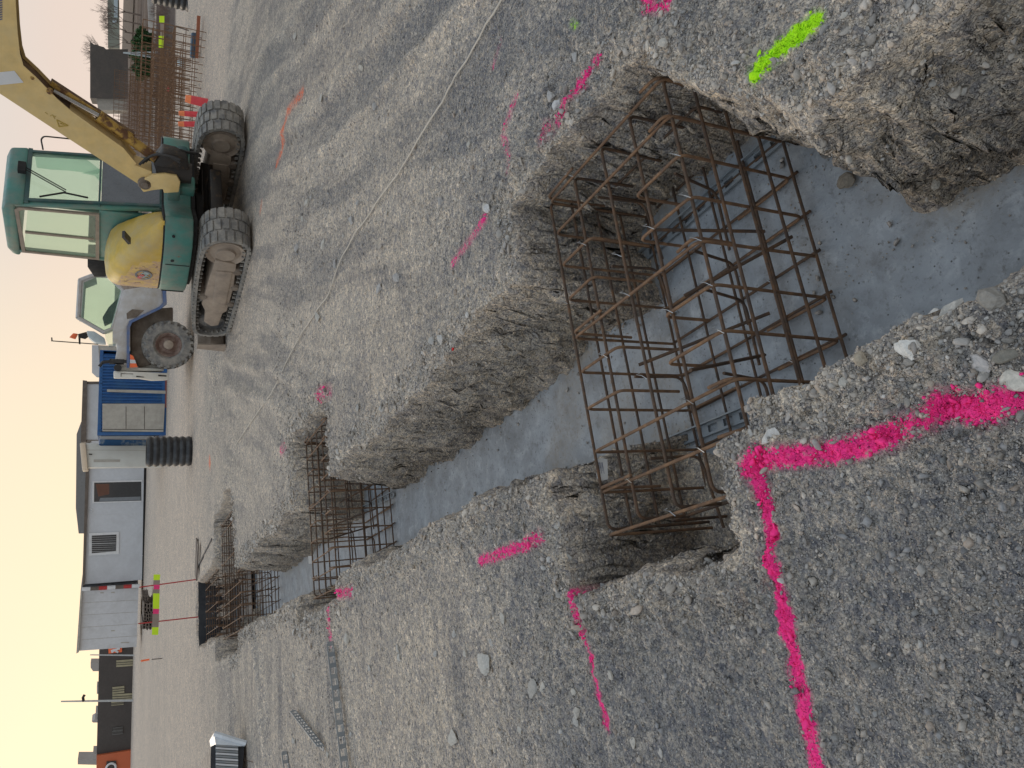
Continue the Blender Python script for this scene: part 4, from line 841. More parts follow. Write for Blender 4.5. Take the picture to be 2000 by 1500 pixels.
dc.build('round_sticker', [mat('sticker_ring', (0.20, 0.21, 0.22), 0.6), mat('sticker_pink', (0.62, 0.16, 0.15), 0.6), mat('sticker_grey', (0.38, 0.45, 0.44), 0.6)], cv)

def yf(z): return float(np.interp(z, [1.08, 1.91, 2.65, 2.95], [-0.76, -0.64, -0.56, -0.49]))    # raked cab front
XR, XL, YB = -0.30, 0.62, 0.63
def pil(mb, a, b, w_=0.07, mi=0): a, b = Vector(a), Vector(b); d = b-a; mb.box((a+b)/2, (w_, w_, d.length), d.to_track_quat('Z', 'Y').to_matrix(), mi)
mb = MB()
for x_ in (XR+0.035, XL-0.035):
    pil(mb, (x_, yf(1.09)+0.035, 1.09), (x_, yf(2.84)+0.035, 2.86)); pil(mb, (x_, YB-0.035, 1.09), (x_, YB-0.07, 2.86))
mb.box((XR+0.035, 0.02, 1.10+0.38), (0.05, 1.18, 0.76)); mb.box((XL-0.035, 0.0, 1.13), (0.06, 1.3, 0.09)); mb.box((0.16, YB-0.04, 1.42), (0.86, 0.06, 0.66)); mb.box((0.16, 0.0, 1.115), (0.86, 1.3, 0.05))
cb = mb.build('cab_frame', M['teal'], ex, bevel=0.018)
rf = [(yf(2.72)-0.03, 2.72), (yf(2.9)-0.03, 2.93), (-0.36, 2.985), (0.50, 2.99), (0.64, 2.93), (0.66, 2.84), (-0.48, 2.82), (-0.50, 2.72)]
MB().prism([(XR-0.01, a, b) for a, b in rf], (XL-XR+0.02, 0, 0)).build('cab_roof', M['teal'], cb, bevel=0.035)
mb = MB(); w0 = [(-0.50, 1.86), (0.585, 1.86), (0.565, 2.82), (-0.40, 2.84), (-0.455, 2.78)]; w1 = [(-0.465, 1.905), (0.545, 1.905), (0.53, 2.775), (-0.38, 2.795), (-0.42, 2.745)]
vs = [(XR-0.012, *p) for p in w0]+[(XR-0.012, *p) for p in w1]; n_ = len(w0)
for k in range(n_):
    j = (k+1) % n_; mb.prism([vs[k], vs[j], vs[n_+j], vs[n_+k]], (0.03, 0, 0))
mb.box((XR+0.0, 0.08, 2.34), (0.03, 0.035, 0.82)); mb.build('side_window_frame', M['dustysteel'], cb)
MB().prism([(XR, *p) for p in w1], (0.006, 0, 0)).build('side_window', M['dustyglass'], cb)
MB().prism([(XL-0.01, *p) for p in [(-0.58, 1.3), (0.56, 1.3), (0.54, 2.8), (-0.48, 2.8)]], (0.006, 0, 0)).build('door_window', M['glass'], cb)
MB().prism([(XR+0.06, YB-0.03, 1.78), (XL-0.06, YB-0.03, 1.78), (XL-0.06, YB-0.045, 2.80), (XR+0.06, YB-0.045, 2.80)], (0, 0.006, 0)).build('rear_window', M['glass'], cb)
fr = lambda x, z, o=0.0: (x, yf(z)-0.012+o, z)
MB().prism([fr(XR+0.07, 1.88), fr(XL-0.07, 1.88), fr(XL-0.07, 2.68), fr(XR+0.07, 2.68)], (0, 0.006, 0)).build('windscreen', M['glass'], cb)
MB().prism([fr(XR+0.07, 1.13), fr(XL-0.07, 1.13), fr(XL-0.07, 1.84), fr(XR+0.07, 1.84)], (0, 0.006, 0)).build('lower_front_window', mat('lower_glass', (0.11, 0.125, 0.145), 0.3), cb)
MB().prism([EL(p, 1, -0.585) for p in ((68, 303), (72, 327), (100, 331), (135, 333), (190, 340), (198, 334), (186, 324), (170, 312), (150, 306), (140, 309), (126, 304), (108, 299), (92, 301))], (0, 0.004, 0)).build('torn_sun_film', M['film'], cb)
MB().prism([EL(p, 1, -0.590) for p in ((160, 338), (185, 343), (193, 352), (196, 366), (199, 380), (204, 380), (204, 330), (190, 330))], (0, 0.004, 0)).build('torn_sun_film', M['film'], cb)
mb = MB()
for z_, hh in ((1.862, 0.025), (2.70, 0.05), (1.11, 0.04)): mb.box((0.16, yf(z_)-0.012, z_), (0.90, 0.03, hh))
for x_ in (XR+0.055, XL-0.055): pil(mb, (x_, yf(1.1)-0.012, 1.1), (x_, yf(2.72)-0.012, 2.72), 0.035)
mb.build('windscreen_seal', M['tealdark'], cb)
mb = MB(); P_ = lambda px: EL(px, 1, -0.675) + Vector((0, -0.0, 0))
mb.box(P_((43, 327)), (0.15, 0.07, 0.09)); a_, b_ = P_((47, 330)), P_((129, 377))
for o_ in (0, 0.035): mb.tube([a_+Vector((o_, -0.01, 0)), b_+Vector((o_, -0.02, 0))], 0.008, 5)
mb.tube([P_((77, 384)), P_((125, 378))+Vector((0, -0.02, 0)), P_((172, 388))+Vector((0, -0.02, 0))], 0.013, 5); mb.build('wiper', M['blackmat'], cb)
mb = MB(); mb.tube(bent([EL((165, 274), 1, -0.58), EL((86, 266), 1, -0.55), EL((80, 272), 1, -0.45), EL((84, 292), 1, -0.45)], 0.04), 0.011, 6); mb.build('grab_rail', M['greasy'], cb, smooth=True)
mb = MB(); mb.box((0.14, 0.15, 1.45), (0.5, 0.5, 0.16)); mb.box((0.14, 0.42, 1.76), (0.46, 0.14, 0.50)); mb.box((0.14, -0.35, 1.5), (0.1, 0.1, 0.6)); mb.build('seat', M['black'], cb, bevel=0.03)
mb = MB(); q = [EL(p, 0, 0.1) for p in ((207, 509), (171, 508), (171, 522), (184, 541), (207, 541))]; mb.prism(q, (0.3, 0, 0)); mb.build('rear_box', M['blackmat'], ex, bevel=0.01)

# boom: the plane of its left-hand flank runs forward and a little to the machine's left
BH = Vector((0.36, -0.93, 0)).normalized(); BN = Vector((BH.y, -BH.x, 0)); pin = EL((285, 357), 1, -1.40)
def BP(px, off=0.0):
    c = EXI @ (CO-EXO); d = EXI @ ray(px); q = pin - BN*0 + BN*off; t = (q-c).dot(BN)/d.dot(BN); return c+d*t
if (EXI @ (CO-EXO) - pin).dot(BN) < 0: BN = -BN       # BN points at the camera side
flank = [(0, 183), (125, 265), (265, 356), (275, 363), (290, 362), (298, 350), (296, 335), (262, 322), (237, 292), (135, 220), (107, 196), (67, 155), (40, 130), (32, 105), (27, 62), (23, 0), (18, -110), (16, -230), (-95, -230), (-100, -60), (-75, 60), (-40, 140)]
fl = [BP(p) for p in flank]; mb = MB(); n_ = len(fl); TH = -BN*0.27
mb.add(fl+[p+TH for p in fl], [tuple(range(n_)), tuple(range(2*n_-1, n_-1, -1))], 0)
for k in range(n_):
    j = (k+1) % n_; mi = 1 if k in (9, 10, 11, 12, 13, 14, 15, 16) else 0
    mb.add([fl[k], fl[j], fl[j]+TH, fl[k]+TH], [(0, 1, 2, 3)], mi)
bm_ = mb.build('boom', [M['boomyellow'], M['boomrust']], ex)
low = flank[7:17]                                 # raised lip of the flank plate along the underside
for o_ in (0.0, -0.255):
    mb = MB(); A = [BP(p)+BN*(0.008+o_) for p in low]; dn = []
    for k in range(len(A)):
        t_ = (A[min(k+1, len(A)-1)]-A[max(k-1, 0)]).normalized(); v_ = t_.cross(BN).normalized()
        if v_.z > 0 and k < 8: v_ = -v_
        dn.append(A[k]+v_*0.035)
    for k in range(len(A)-1): mb.prism([A[k], A[k+1], dn[k+1], dn[k]], -BN*0.014)
    mb.build('flange', M['boomyellow'], bm_)
def BDisc(mb, px, r, th=0.03, mi=0, o_=0.0): c_ = BP(px); mb.ring(c_+BN*o_, BN, [(0, th), (r*0.85, th), (r, th*0.6), (r, -0.02)], 20, mi)
mb = MB(); BDisc(mb, (97, 178), 0.035, 0.02); BDisc(mb, (63, 152), 0.02, 0.015); mb.build('pin_boss', M['rustyyellow'], bm_, smooth=True)
mb = MB(); BDisc(mb, (283, 357), 0.085, 0.05); BDisc(mb, (283, 357), 0.045, 0.075); mb.build('boom_foot_pin', M['mud'], bm_, smooth=True)
def BQ(pxs, off, th): return MB().prism([BP(p)+BN*off for p in pxs], -BN*th)
BQ(((-10, 142), (28, 138), (46, 161), (-10, 167)), 0.004, 0.003).build('white_decal', M['white'], bm_)
mb = MB(); tri = [(111, 234), (133, 245), (115, 247)]
for a, b in zip(tri, tri[1:]+tri[:1]): mb.tube([BP(a)+BN*0.004, BP(b)+BN*0.004], 0.006, 4)
mb.tube([BP((117, 241))+BN*0.004, BP((125, 243))+BN*0.004], 0.005, 4)
for a, b in (((88, 219), (93, 223)), ((98, 226), (103, 224)), ((103, 224), (107, 232)), ((104, 228), (109, 227))): mb.tube([BP(a)+BN*0.004, BP(b)+BN*0.004], 0.003, 4)
mb.build('warning_triangle', mat('faded_print', (0.42, 0.30, 0.05), 0.6), bm_)
mb = MB()                                         # raised slanted letter strokes of the name, cut by the frame
for k in range(9): mb.prism([BP(p)+BN*0.004 for p in ((-8, 2+k*4.6), (4.5, -1+k*4.6), (4.5, 1.3+k*4.6), (-8, 4.3+k*4.6))], -BN*0.003)
mb.build('name_lettering', M['ink'], bm_)
# lift cylinder under the boom, hose guard above it
c0, c1 = BP((322, 322), -0.13), BP((192, 226), -0.13); c2 = BP((104, 178), -0.13)
mb = MB(); mb.tube([c1.lerp(c2, 1.0), c1], 0.032, 12); rod = mb.build('cylinder_rod', M['chrome'], ex, smooth=True)
mb = MB(); mb.tube([c0, c1], 0.062, 16); mb.tube([c1, c1.lerp(c0, 0.06)], 0.075, 16); mb.tube([c0.lerp(c1, 0.0), c0.lerp(c1, -0.10)], 0.05, 12); mb.build('lift_cylinder', M['rustyyellow'], ex, smooth=True)
g0, g1 = BP((100, 158), -0.22), BP((262, 263), -0.22); d_ = (g1-g0); mt_ = Matrix((d_.normalized(), BN, d_.normalized().cross(BN))).transposed()
mb = MB(); mb.box((g0+g1)/2, (d_.length, 0.12, 0.018), mt_, 0); mb.box((g0+g1)/2+BN*0.062, (d_.length, 0.010, 0.055), mt_, 1); mb.build('hose_guard', [M['boomrust'], M['rustyyellow']], ex)
for k in range(6):                                # hoses from the slew joint to the boom foot
    a_ = BP((352, 312+k*6), 0.06-0.05*k); b_ = BP((272+k*6, 322-k*3), 0.04-0.06*k); mid = (a_+b_)/2+Vector((0.10+0.03*k, -0.12, 0.06)); mid2 = b_+Vector((0.06, -0.1, -0.08))
    pts = [a_*(1-t)**3+mid*3*t*(1-t)**2+mid2*3*t*t*(1-t)+b_*t**3 for t in [i/10 for i in range(11)]]
    MB().tube(pts, 0.016, 7).build('hose', M['black'], ex, smooth=True)
hp = [BP((330, 300), -0.2), BP((350, 292), -0.25), BP((362, 297), -0.3), BP((385, 300), -0.6)]; MB().tube(bent(hp, 0.08), 0.02, 7).build('hose', M['black'], ex, smooth=True)
q = [(296, 338), (322, 336), (345, 340), (352, 352), (349, 372), (320, 374), (318, 366), (300, 368), (280, 372), (273, 362), (282, 346)]
MB().prism([BP(p)+BN*0.05 for p in q], -BN*0.05).build('swing_bracket', M['boomyellow'], ex, bevel=0.012)
q = [(300, 322), (318, 300), (345, 306), (366, 318), (372, 345), (365, 362), (340, 360), (310, 352)]
MB().prism([BP(p)-BN*0.03 for p in q], -BN*0.26).build('swing_post', M['greasy'], ex, bevel=0.02)
MB().ring(BP((350, 345))-BN*0.12+Vector((0, 0, -0.15)), (0, 0, 1), [(0, 0), (0.13, 0), (0.13, 0.42), (0, 0.42)], 20).build('swing_pivot', M['greasy'], ex, smooth=True)
MB().box((-0.15, -1.18, 0.98), (0.42, 0.30, 0.16)).box((-0.2, -1.2, 0.82), (0.2, 0.2, 0.2)).build('front_bracket', M['teal'], ex, bevel=0.03)
tbx = EL((355, 306), 1, -0.95); MB().box(tbx, (0.18, 0.3, 0.16)).build('tool_box', M['tealdark'], ex, bevel=0.05)
# dipper arm and bucket hang out beyond the boom tip
tip = (fl[17]+fl[18])/2; e2 = BH
ar = [tip+e2*0.05+Vector((0, 0, 0.35)), tip+e2*0.25+Vector((0, 0, 0.38)), tip+e2*0.55+Vector((0, 0, -1.3)), tip+e2*0.38+Vector((0, 0, -1.35)), tip-e2*0.05+Vector((0, 0, -0.15))]
MB().prism([p+TH*0.25 for p in ar], TH*0.55).build('dipper_arm', M['boomyellow'], ex)
bk = tip+e2*0.45+Vector((0, 0, -1.35)); prf = [(0.05, 0.05), (0.25, -0.05), (0.30, -0.3), (0.12, -0.5), (-0.15, -0.52), (-0.35, -0.40), (-0.33, -0.36), (-0.13, -0.44), (0.08, -0.43), (0.20, -0.28), (0.16, -0.08), (0.0, -0.02)]
MB().prism([bk+e2*a+Vector((0, 0, b))-TH*0.5 for a, b in prf], TH*2).build('bucket', M['mud'], ex)

# ---------------------------------------------------------------- far plant, huts and containers: profiles read at their real distance
def slab(mb, pl, pxs, back=0.0, depth=0.1, mi=0): return mb.prism([pl.at(p, back) for p in pxs], -pl.n*depth, mi)
def zm(o, k, pts): return [(o[0]+x/k, o[1]+y/k) for x, y in pts]
A3 = lambda *p: zm((100, 500), 5.0, p); A4 = lambda *p: zm((100, 720), 5.0, p); A5 = lambda *p: zm((100, 900), 3.75, p); A6 = lambda *p: zm((100, 1150), 4.286, p); A8 = lambda *p: zm((150, 0), 6.667, p)
lp = Plane((8.0, 17.5), -20)
ld_ = thing('site_loader', ground_at((380, 672)), 'pale grey wheeled site loader with big rear tyre behind the excavator', 'loader')
mb = MB(); slab(mb, lp, A3((700, 330), (900, 300), (1085, 300), (1085, 400), (1100, 450), (1060, 500), (770, 640), (742, 700), (742, 1070), (640, 1080), (625, 1000), (645, 900), (640, 850), (600, 850), (600, 720)), 0.0, 1.5)
body = mb.build('body', M['liftgrey'], ld_, bevel=0.03)
mb = MB(); slab(mb, lp, A3((1085, 300), (1122, 300), (1130, 470), (1080, 510), (790, 650), (768, 700), (762, 1090), (738, 1095), (738, 690), (762, 635), (1055, 495), (1092, 455)), -0.03, 0.10); mb.build('blue_edge', M['bluetrim'], body)
mb = MB(); slab(mb, lp, A3((735, 560), (790, 520), (910, 530), (830, 600), (740, 615)), -0.012, 0.01); mb.build('vent_panel', M['mud'], body)
mb = MB(); slab(mb, lp, A3((780, 640), (1040, 510), (1190, 500), (1190, 640), (1000, 660), (930, 860), (980, 1060), (860, 1090), (780, 960)), 0.25, 1.0); mb.build('chassis', M['mud'], ld_, bevel=0.03)
cbo = A3((260, 600), (282, 235), (400, 190), (560, 195), (700, 335), (640, 560), (598, 712), (515, 745)); cbi = A3((292, 595), (318, 262), (440, 205), (545, 215), (688, 345), (590, 695), (512, 728))
mb = MB(); cc = [(x, y) for x, y in cbo]
def frame_ring(mb, pl, outer, inner, back, depth):
    n_ = len(outer); m_ = len(inner)
    for k in range(n_): mb.tube([pl.at(outer[k], back), pl.at(outer[(k+1) % n_], back)], depth, 6)
frame_ring(mb, lp, cbo, cbi, 0.06, 0.045); frame_ring(mb, lp, cbo, cbi, 1.30, 0.045)
for p in (cbo[0], cbo[1], cbo[2], cbo[-1]): mb.tube([lp.at(p, 0.06), lp.at(p, 1.3)], 0.045, 6)
slab(mb, lp, [cbo[0], cbo[1], cbo[2], (cbo[2][0]+8, cbo[2][1]+4), (cbo[1][0]+8, cbo[1][1]+4), (cbo[0][0]+8, cbo[0][1]-4)], 0.06, 1.25)
lc = mb.build('cab_frame', M['liftgrey'], ld_)
for b_ in (0.03, 1.28):
    mb = MB(); slab(mb, lp, cbi, b_, 0.008); mb.build('cab_window', M['glass'], lc)
mb = MB(); slab(mb, lp, A3((560, 500), (500, 600), (520, 680), (640, 620), (700, 400), (680, 380)), 0.5, 0.35); mb.build('seat', M['black'], lc, bevel=0.02)
mb = MB(); slab(mb, lp, A3((520, 735), (600, 712), (655, 725), (655, 850), (560, 862), (530, 800)), 0.02, 1.2); mb.build('rear_quarter', M['dustyglass'], lc)
mb = MB(); slab(mb, lp, A3((345, 730), (420, 735), (520, 800), (535, 850), (430, 845), (360, 790)), 0.0, 0.9); mb.build('hood_panel', M['poleblue'], ld_, bevel=0.02)
mb = MB(); slab(mb, lp, A3((175, 795), (215, 752), (262, 760), (235, 812)), 0.3, 0.12); bc = mb.build('beacon', M['orange'], ld_, bevel=0.015)
mb = MB(); slab(mb, lp, A3((262, 762), (345, 740), (360, 790), (330, 810), (285, 800), (285, 860), (270, 860)), 0.3, 0.12); mb.build('beacon_bracket', M['greasy'], bc)
mb = MB(); mb.tube([lp.at(p, 0.3) for p in A3((0, 828), (300, 850), (460, 862))], 0.012, 5); mb.tube([lp.at(p, 0.3) for p in A3((5, 795), (8, 828))], 0.014, 5); mb.build('antenna', M['greasy'], ld_)
mb = MB(); slab(mb, lp, A3((610, 1122), (1142, 1142), (1142, 1212), (1010, 1215), (880, 1195), (612, 1190)), -0.05, 1.6); lc2 = mb.build('tail_beam', M['loaderwhite'], ld_, bevel=0.02)
mb = MB(); slab(mb, lp, A3((1045, 1160), (1125, 1165), (1125, 1178), (1045, 1174)), -0.06, 0.012); slab(mb, lp, A3((680, 1145), (800, 1150), (800, 1154), (684, 1149), (684, 1180), (680, 1180)), -0.06, 0.012); slab(mb, lp, A3((830, 1170), (905, 1180), (905, 1186), (830, 1182)), -0.06, 0.012); mb.build('scuff_marks', M['greasy'], lc2)
mb = MB(); slab(mb, lp, A3((640, 1020), (740, 1020), (850, 1090), (1100, 1100), (1100, 1125), (640, 1125)), 0.1, 1.3); slab(mb, lp, A3((780, 960), (930, 860), (1100, 1050), (1100, 1125), (850, 1125)), 0.35, 1.0); mb.build('rear_panel', M['loaderwhite'], ld_, bevel=0.02)
mb = MB(); slab(mb, lp, A3((770, 960), (800, 975), (845, 1085), (770, 1090)), -0.05, 0.02, 0); slab(mb, lp, A3((770, 1010), (818, 1015), (830, 1048), (770, 1048)), -0.06, 0.012, 1); mb.build('warning_plate', [M['orange'], M['white']], ld_)
mb = MB(); mb.tube([lp.at(p, 0.0) for p in A3((470, 1080), (500, 1040), (570, 1030), (735, 1030))], 0.035, 7); mb.tube([lp.at(p, 0.0) for p in A3((570, 1030), (710, 1035))], 0.06, 7); mb.ring(lp.at(A3((650, 1092))[0], -0.05), lp.n, [(0, 0.04), (0.08, 0.04), (0.08, -0.05), (0, -0.05)], 14); mb.build('mirror_arm', M['black'], ld_)
def wheel(pl, px, back, rad, parent):
    c_ = pl.at(px, back); c_.z = rad-0.01; ax = pl.n; mb = MB()
    mb.ring(c_, ax, [(rad*0.50, 0.10), (rad*0.60, 0.16), (rad*0.86, 0.15), (rad*0.95, 0.08), (rad*0.955, -0.25), (rad*0.86, -0.32), (rad*0.5, -0.3)], 40)
    u = Vector((pl.e.x, pl.e.y, 0))
    for k in range(22):
        for s_ in (0, 1):
            a = (k+0.5*s_)*2*math.pi/22; d_ = u*math.cos(a)+Vector((0, 0, 1))*math.sin(a); t_ = -u*math.sin(a)+Vector((0, 0, 1))*math.cos(a); m_ = Matrix((t_, ax, d_)).transposed()
            mb.box(c_+d_*rad*0.965+ax*(0.03 if s_ == 0 else -0.20), (0.075, 0.20, rad*0.09), m_ @ Matrix.Rotation(R(28 if s_ == 0 else -28), 3, 'Z'))
            if s_ == 0: mb.box(c_+d_*rad*0.90+ax*0.145, (0.06, 0.03, rad*0.13), m_)
    wh_ = mb.build('wheel', M['rubberdusty'], parent)
    MB().ring(c_, ax, [(0, 0.12), (rad*0.10, 0.12), (rad*0.20, 0.10), (rad*0.22, 0.05), (rad*0.36, 0.03), (rad*0.40, 0.07), (rad*0.48, 0.12), (rad*0.51, 0.12), (rad*0.52, 0.0)], 30).build('rim', M['rustbrown'], wh_, smooth=True)
    MB().ring(c_, ax, [(0, 0.16), (rad*0.10, 0.16), (rad*0.19, 0.14), (rad*0.20, 0.05)], 12).build('hub', M['dustysteel'], wh_, smooth=True)
wheel(lp, A3((1165, 870))[0], -0.05, 0.54, ld_); wheel(lp, A3((1165, 870))[0], 1.75, 0.54, ld_); wheel(lp, A3((1165, 20))[0], -0.05, 0.54, ld_)

# blue container
bp = Plane((9.0, 26.75), -13)
bc_ = thing('shipping_container', bp.at((326, 846)), 'blue corrugated steel container with a grey panel and an open end', 'container')
mb = MB(); r0, r1, r2, r3 = bp.at((190, 847)), bp.at((190, 690)), bp.at((325, 690)), bp.at((325, 847)); W_ = (r1-r0).length; H_ = r0.z; nrib = 26
prof = []
for k in range(nrib):
    t = k/nrib
    for dt, o in ((0.0, 0.0), (0.35/nrib, 0.0), (0.5/nrib, 0.045), (0.85/nrib, 0.045)): prof.append(bp.p + bp.e*((Vector((r0.x, r0.y, 0))-bp.p).dot(bp.e) + W_*(t+dt)) - bp.n*o)
prof.append(Vector((r1.x, r1.y, 0))); a_ = [Vector((p.x, p.y, 0.12)) for p in prof]; b_ = [Vector((p.x, p.y, H_-0.04)) for p in prof]
for k in range(len(a_)-1): mb.add([a_[k], a_[k+1], b_[k+1], b_[k]], [(0, 1, 2, 3)])
mb.build('corrugated_wall', M['blue'], bc_)
mb = MB(); dn = -bp.n*5.8; w3 = Vector((r3.x, r3.y, 0)); w2 = Vector((r2.x, r2.y, 0)); up = Vector((0, 0, 1))
mb.prism([w3+up*H_, w2+up*H_, w2+up*(H_-0.10), w3+up*(H_-0.10)], dn); mb.prism([w3+up*0.14, w2+up*0.14, w2+up*0.0, w3+up*0.0], dn); mb.prism([w2, w2+up*H_, w2+up*H_+bp.e*0.02, w2+bp.e*0.02], dn); mb.box(w3+up*H_/2+dn, (0.1, 0.1, H_)); mb.box(w3+up*H_/2, (0.09, 0.09, H_))
mb.prism([w3+dn, w2+dn, w2+dn+up*H_, w3+dn+up*H_], -dn.normalized()*0.05); mb.build('frame', M['blue'], bc_)
mb = MB(); slab(mb, bp, A4((500, 342), (1110, 342), (1095, 618), (500, 612)), -0.05, 0.06, 0); pn = mb.build('grey_panel', M['panelgrey'], bc_)
mb = MB()
for x in (728, 908): slab(mb, bp, A4((x, 370), (x+5, 370), (x+5, 592), (x, 592)), -0.055, 0.006)
slab(mb, bp, A4((505, 590), (1095, 592), (1095, 597), (505, 595)), -0.056, 0.01); mb.build('panel_joint', M['greasy'], pn)
mb = MB(); slab(mb, bp, A4((545, 202), (1118, 215), (1118, 245), (545, 225)), -0.05, 0.06); mb.build('pale_stripe', M['panelgrey'], bc_)
mb = MB(); lf = w3+dn*0.02; mb.prism([w3+up*0.15, w3+up*(H_-0.1), w3+up*(H_-0.1)+bp.e*-0.02+dn*0.9, w3+up*0.15+bp.e*-0.02+dn*0.9], -bp.e*0.01); mb.build('opening_shade', M['blackmat'], bc_)  # black sheet across the open end, in place of the shade inside
mb = MB(); q = A4((478, 690), (1000, 700), (1000, 750), (478, 752)); slab(mb, bp, q, 0.9, 0.06); mb.build('open_door', mat('scratched_blue', (0.012, 0.11, 0.28), 0.5, dirt=(0.35, 0.42, 0.46), dscale=2.2, damt=(0.5, 0.62)), bc_)
mb = MB(); q = A4((470, 650), (1000, 655), (1000, 690), (470, 690)); slab(mb, bp, q, 0.95, 0.06); mb.build('door_post', M['white'], bc_)
mb = MB(); slab(mb, bp, A4((1112, 90), (1165, 90), (1165, 600), (1140, 605), (1140, 380), (1112, 380)), -0.03, 0.3); mb.build('red_sill', mat('red_sill', (0.20, 0.06, 0.055), 0.7), bc_)
# cabinet with cream cap
kp = Plane((8.4, 27.6), -12); kb = thing('site_cabinet', kp.at((325, 892)), 'narrow white cabinet with a cream cap beside the blue container', 'cabinet')
mb = MB(); slab(mb, kp, A4((340, 725), (460, 730), (475, 752), (985, 752), (970, 840), (1120, 845), (1120, 955), (340, 965)), 0, 0.9); mb.build('cabinet_body', M['cabinet'], kb, bevel=0.02)
mb = MB(); slab(mb, kp, A4((278, 728), (335, 725), (358, 990), (303, 995)), -0.1, 1.1); mb.build('cap', M['cream'], kb, bevel=0.02)
mb = MB(); slab(mb, kp, A4((415, 888), (670, 888), (670, 912), (415, 912)), -0.012, 0.012); slab(mb, kp, A4((345, 792), (1100, 800), (1100, 803), (345, 796)), -0.008, 0.008); slab(mb, kp, A4((368, 830), (400, 832), (400, 842), (368, 840)), -0.02, 0.02, 1); mb.build('door_relief', [M['panelgrey'], M['greasy']], kb)
# corrugated black pipes standing on end
def pipe(px0, r, hgt, label):
    b = ground_at(px0); mb = MB(); pr_ = []; n_ = 7
    for k in range(n_*6+1):
        t = k/(n_*6); pr_.append((r*(1-0.075*(0.5+0.5*math.cos(2*math.pi*t*n_))**1.5), hgt*t))
    pr_ += [(r*0.84, hgt), (r*0.84, 0)]
    mb.ring(b, (0, 0, 1), pr_, 36); return single(mb, 'corrugated_pipe', M['corr'], b, label, 'pipe', 'black corrugated pipe ends standing upright', smooth=True)
pipe((374, 881), 0.34, 0.93, 'upright black corrugated pipe in front of the white cabinet'); pipe((374, -8), 0.42, 0.98, 'upright black corrugated pipe by the road at the picture edge')

# huts
cp = Plane((6.5, 42.5), -19)
h1 = thing('site_hut', cp.at((282, 1000)), 'long grey site hut with barred window and open doorway', 'hut', 'grey prefabricated site huts')
E1 = A5((245, 905), (665, 872), (683, -140), (285, -130))
mb = MB(); slab(mb, cp, E1, 0, 2.4); wl1 = mb.build('wall', M['hutwall'], h1)
mb = MB(); slab(mb, cp, A5((228, 915), (245, 912), (284, -135), (258, -138)), -0.12, 2.65); slab(mb, cp, A5((665, 884), (700, 880), (716, -140), (683, -140)), 0.05, 2.3, 1); mb.build('roof', [M['browntrim'], M['blackmat']], h1)
mb = MB(); slab(mb, cp, A5((315, 160), (660, 152), (660, 292), (313, 302)), -0.005, 0.02, 0); dr = mb.build('door', M['darkglass'], h1)
mb = MB(); slab(mb, cp, A5((302, 150), (315, 150), (313, 312), (300, 312)), -0.04, 0.05); slab(mb, cp, A5((315, 150), (668, 142), (668, 152), (315, 160)), -0.04, 0.05); slab(mb, cp, A5((313, 302), (660, 292), (660, 299), (313, 310)), -0.04, 0.05); mb.build('door_frame', M['white'], dr)
mb = MB(); slab(mb, cp, A5((325, 170), (425, 168), (425, 245), (345, 262)), -0.012, 0.01); mb.build('painted_reflection', mat('reflection_brown', (0.12, 0.05, 0.03), 0.5), dr)  # reddish reflection in the door glass, laid on as a brown patch
mb = MB(); slab(mb, cp, A5((360, 272), (655, 262), (655, 288), (350, 298)), -0.014, 0.01); mb.build('door_leaf', mat('leaf_grey', (0.17, 0.19, 0.21), 0.5), dr)
mb = MB(); slab(mb, cp, A5((276, 530), (497, 522), (495, 682), (276, 695)), -0.04, 0.05); wf = mb.build('window', M['white'], h1)
mb = MB(); slab(mb, cp, A5((297, 548), (478, 540), (474, 662), (297, 678)), -0.046, 0.006); mb.build('pane', M['darkglass'], wf)
mb = MB()
for k in range(8):
    y0_ = 560+k*15; slab(mb, cp, A5((297, y0_), (476, y0_-5), (476, y0_-(1 if k == 3 else 3)), (297, y0_+(5 if k == 3 else 2))), -0.08, 0.02)
mb.build('window_bar', M['galv'], wf)
mb = MB(); mb.tube([cp.at(p, -0.05) for p in A5((270, 352), (290, 352), (305, 362), (295, 374), (282, 372))], 0.02, 5); mb.build('cable_loop', M['white'], h1)
mb = MB()
for y0_ in (60, 395, 700): slab(mb, cp, A5((268 if y0_ < 100 else 258, y0_), (672, y0_-6), (672, y0_-4), (262, y0_+3)), -0.006, 0.006)
mb.build('wall_joint', M['hutwall2'], h1)
c2 = Plane((3.6, 43.4), -24); h2 = thing('site_hut', c2.at((268, 1200)), 'smaller grey panelled hut with overhanging roof left of the long hut', 'hut', 'grey prefabricated site huts')
mb = MB(); slab(mb, c2, A5((225, 950), (640, 932), (625, 1362), (200, 1392)), 0, 2.4); mb.build('wall', M['hutwall2'], h2)
mb = MB(); slab(mb, c2, A5((216, 942), (228, 942), (203, 1402), (184, 1412)), -0.15, 2.7); rf2 = mb.build('roof', M['panelgrey'], h2)
mb = MB()
for k in range(1, 5): slab(mb, c2, A5((222, 950+k*90), (636, 932+k*87), (636, 934+k*87), (222, 952+k*90)), -0.006, 0.006)
for x, y, w_ in ((540, 1335, 60), (452, 968, 26), (372, 970, 24), (452, 1248, 28)): slab(mb, c2, A5((x-w_/2, y-6), (x+w_/2, y-8), (x+w_/2, y), (x-w_/2, y+1)), -0.008, 0.008)
mb.build('wall_joint', M['panelgrey'], h2)
mb = MB(); a_, b_ = c2.at((160, 1151), -0.2), c2.at((273, 1144), -0.2); nseg = 7
for k in range(nseg): mb.tube([a_.lerp(b_, k/nseg), a_.lerp(b_, (k+1)/nseg)], 0.09, 6, mi=k % 3 == 2 and 1 or (0 if k % 3 == 0 else 2))
single(mb, 'striped_post', [M['white'], M['red'], M['browntrim']], b_, 'red and white downpipe like post between the two huts', 'post')
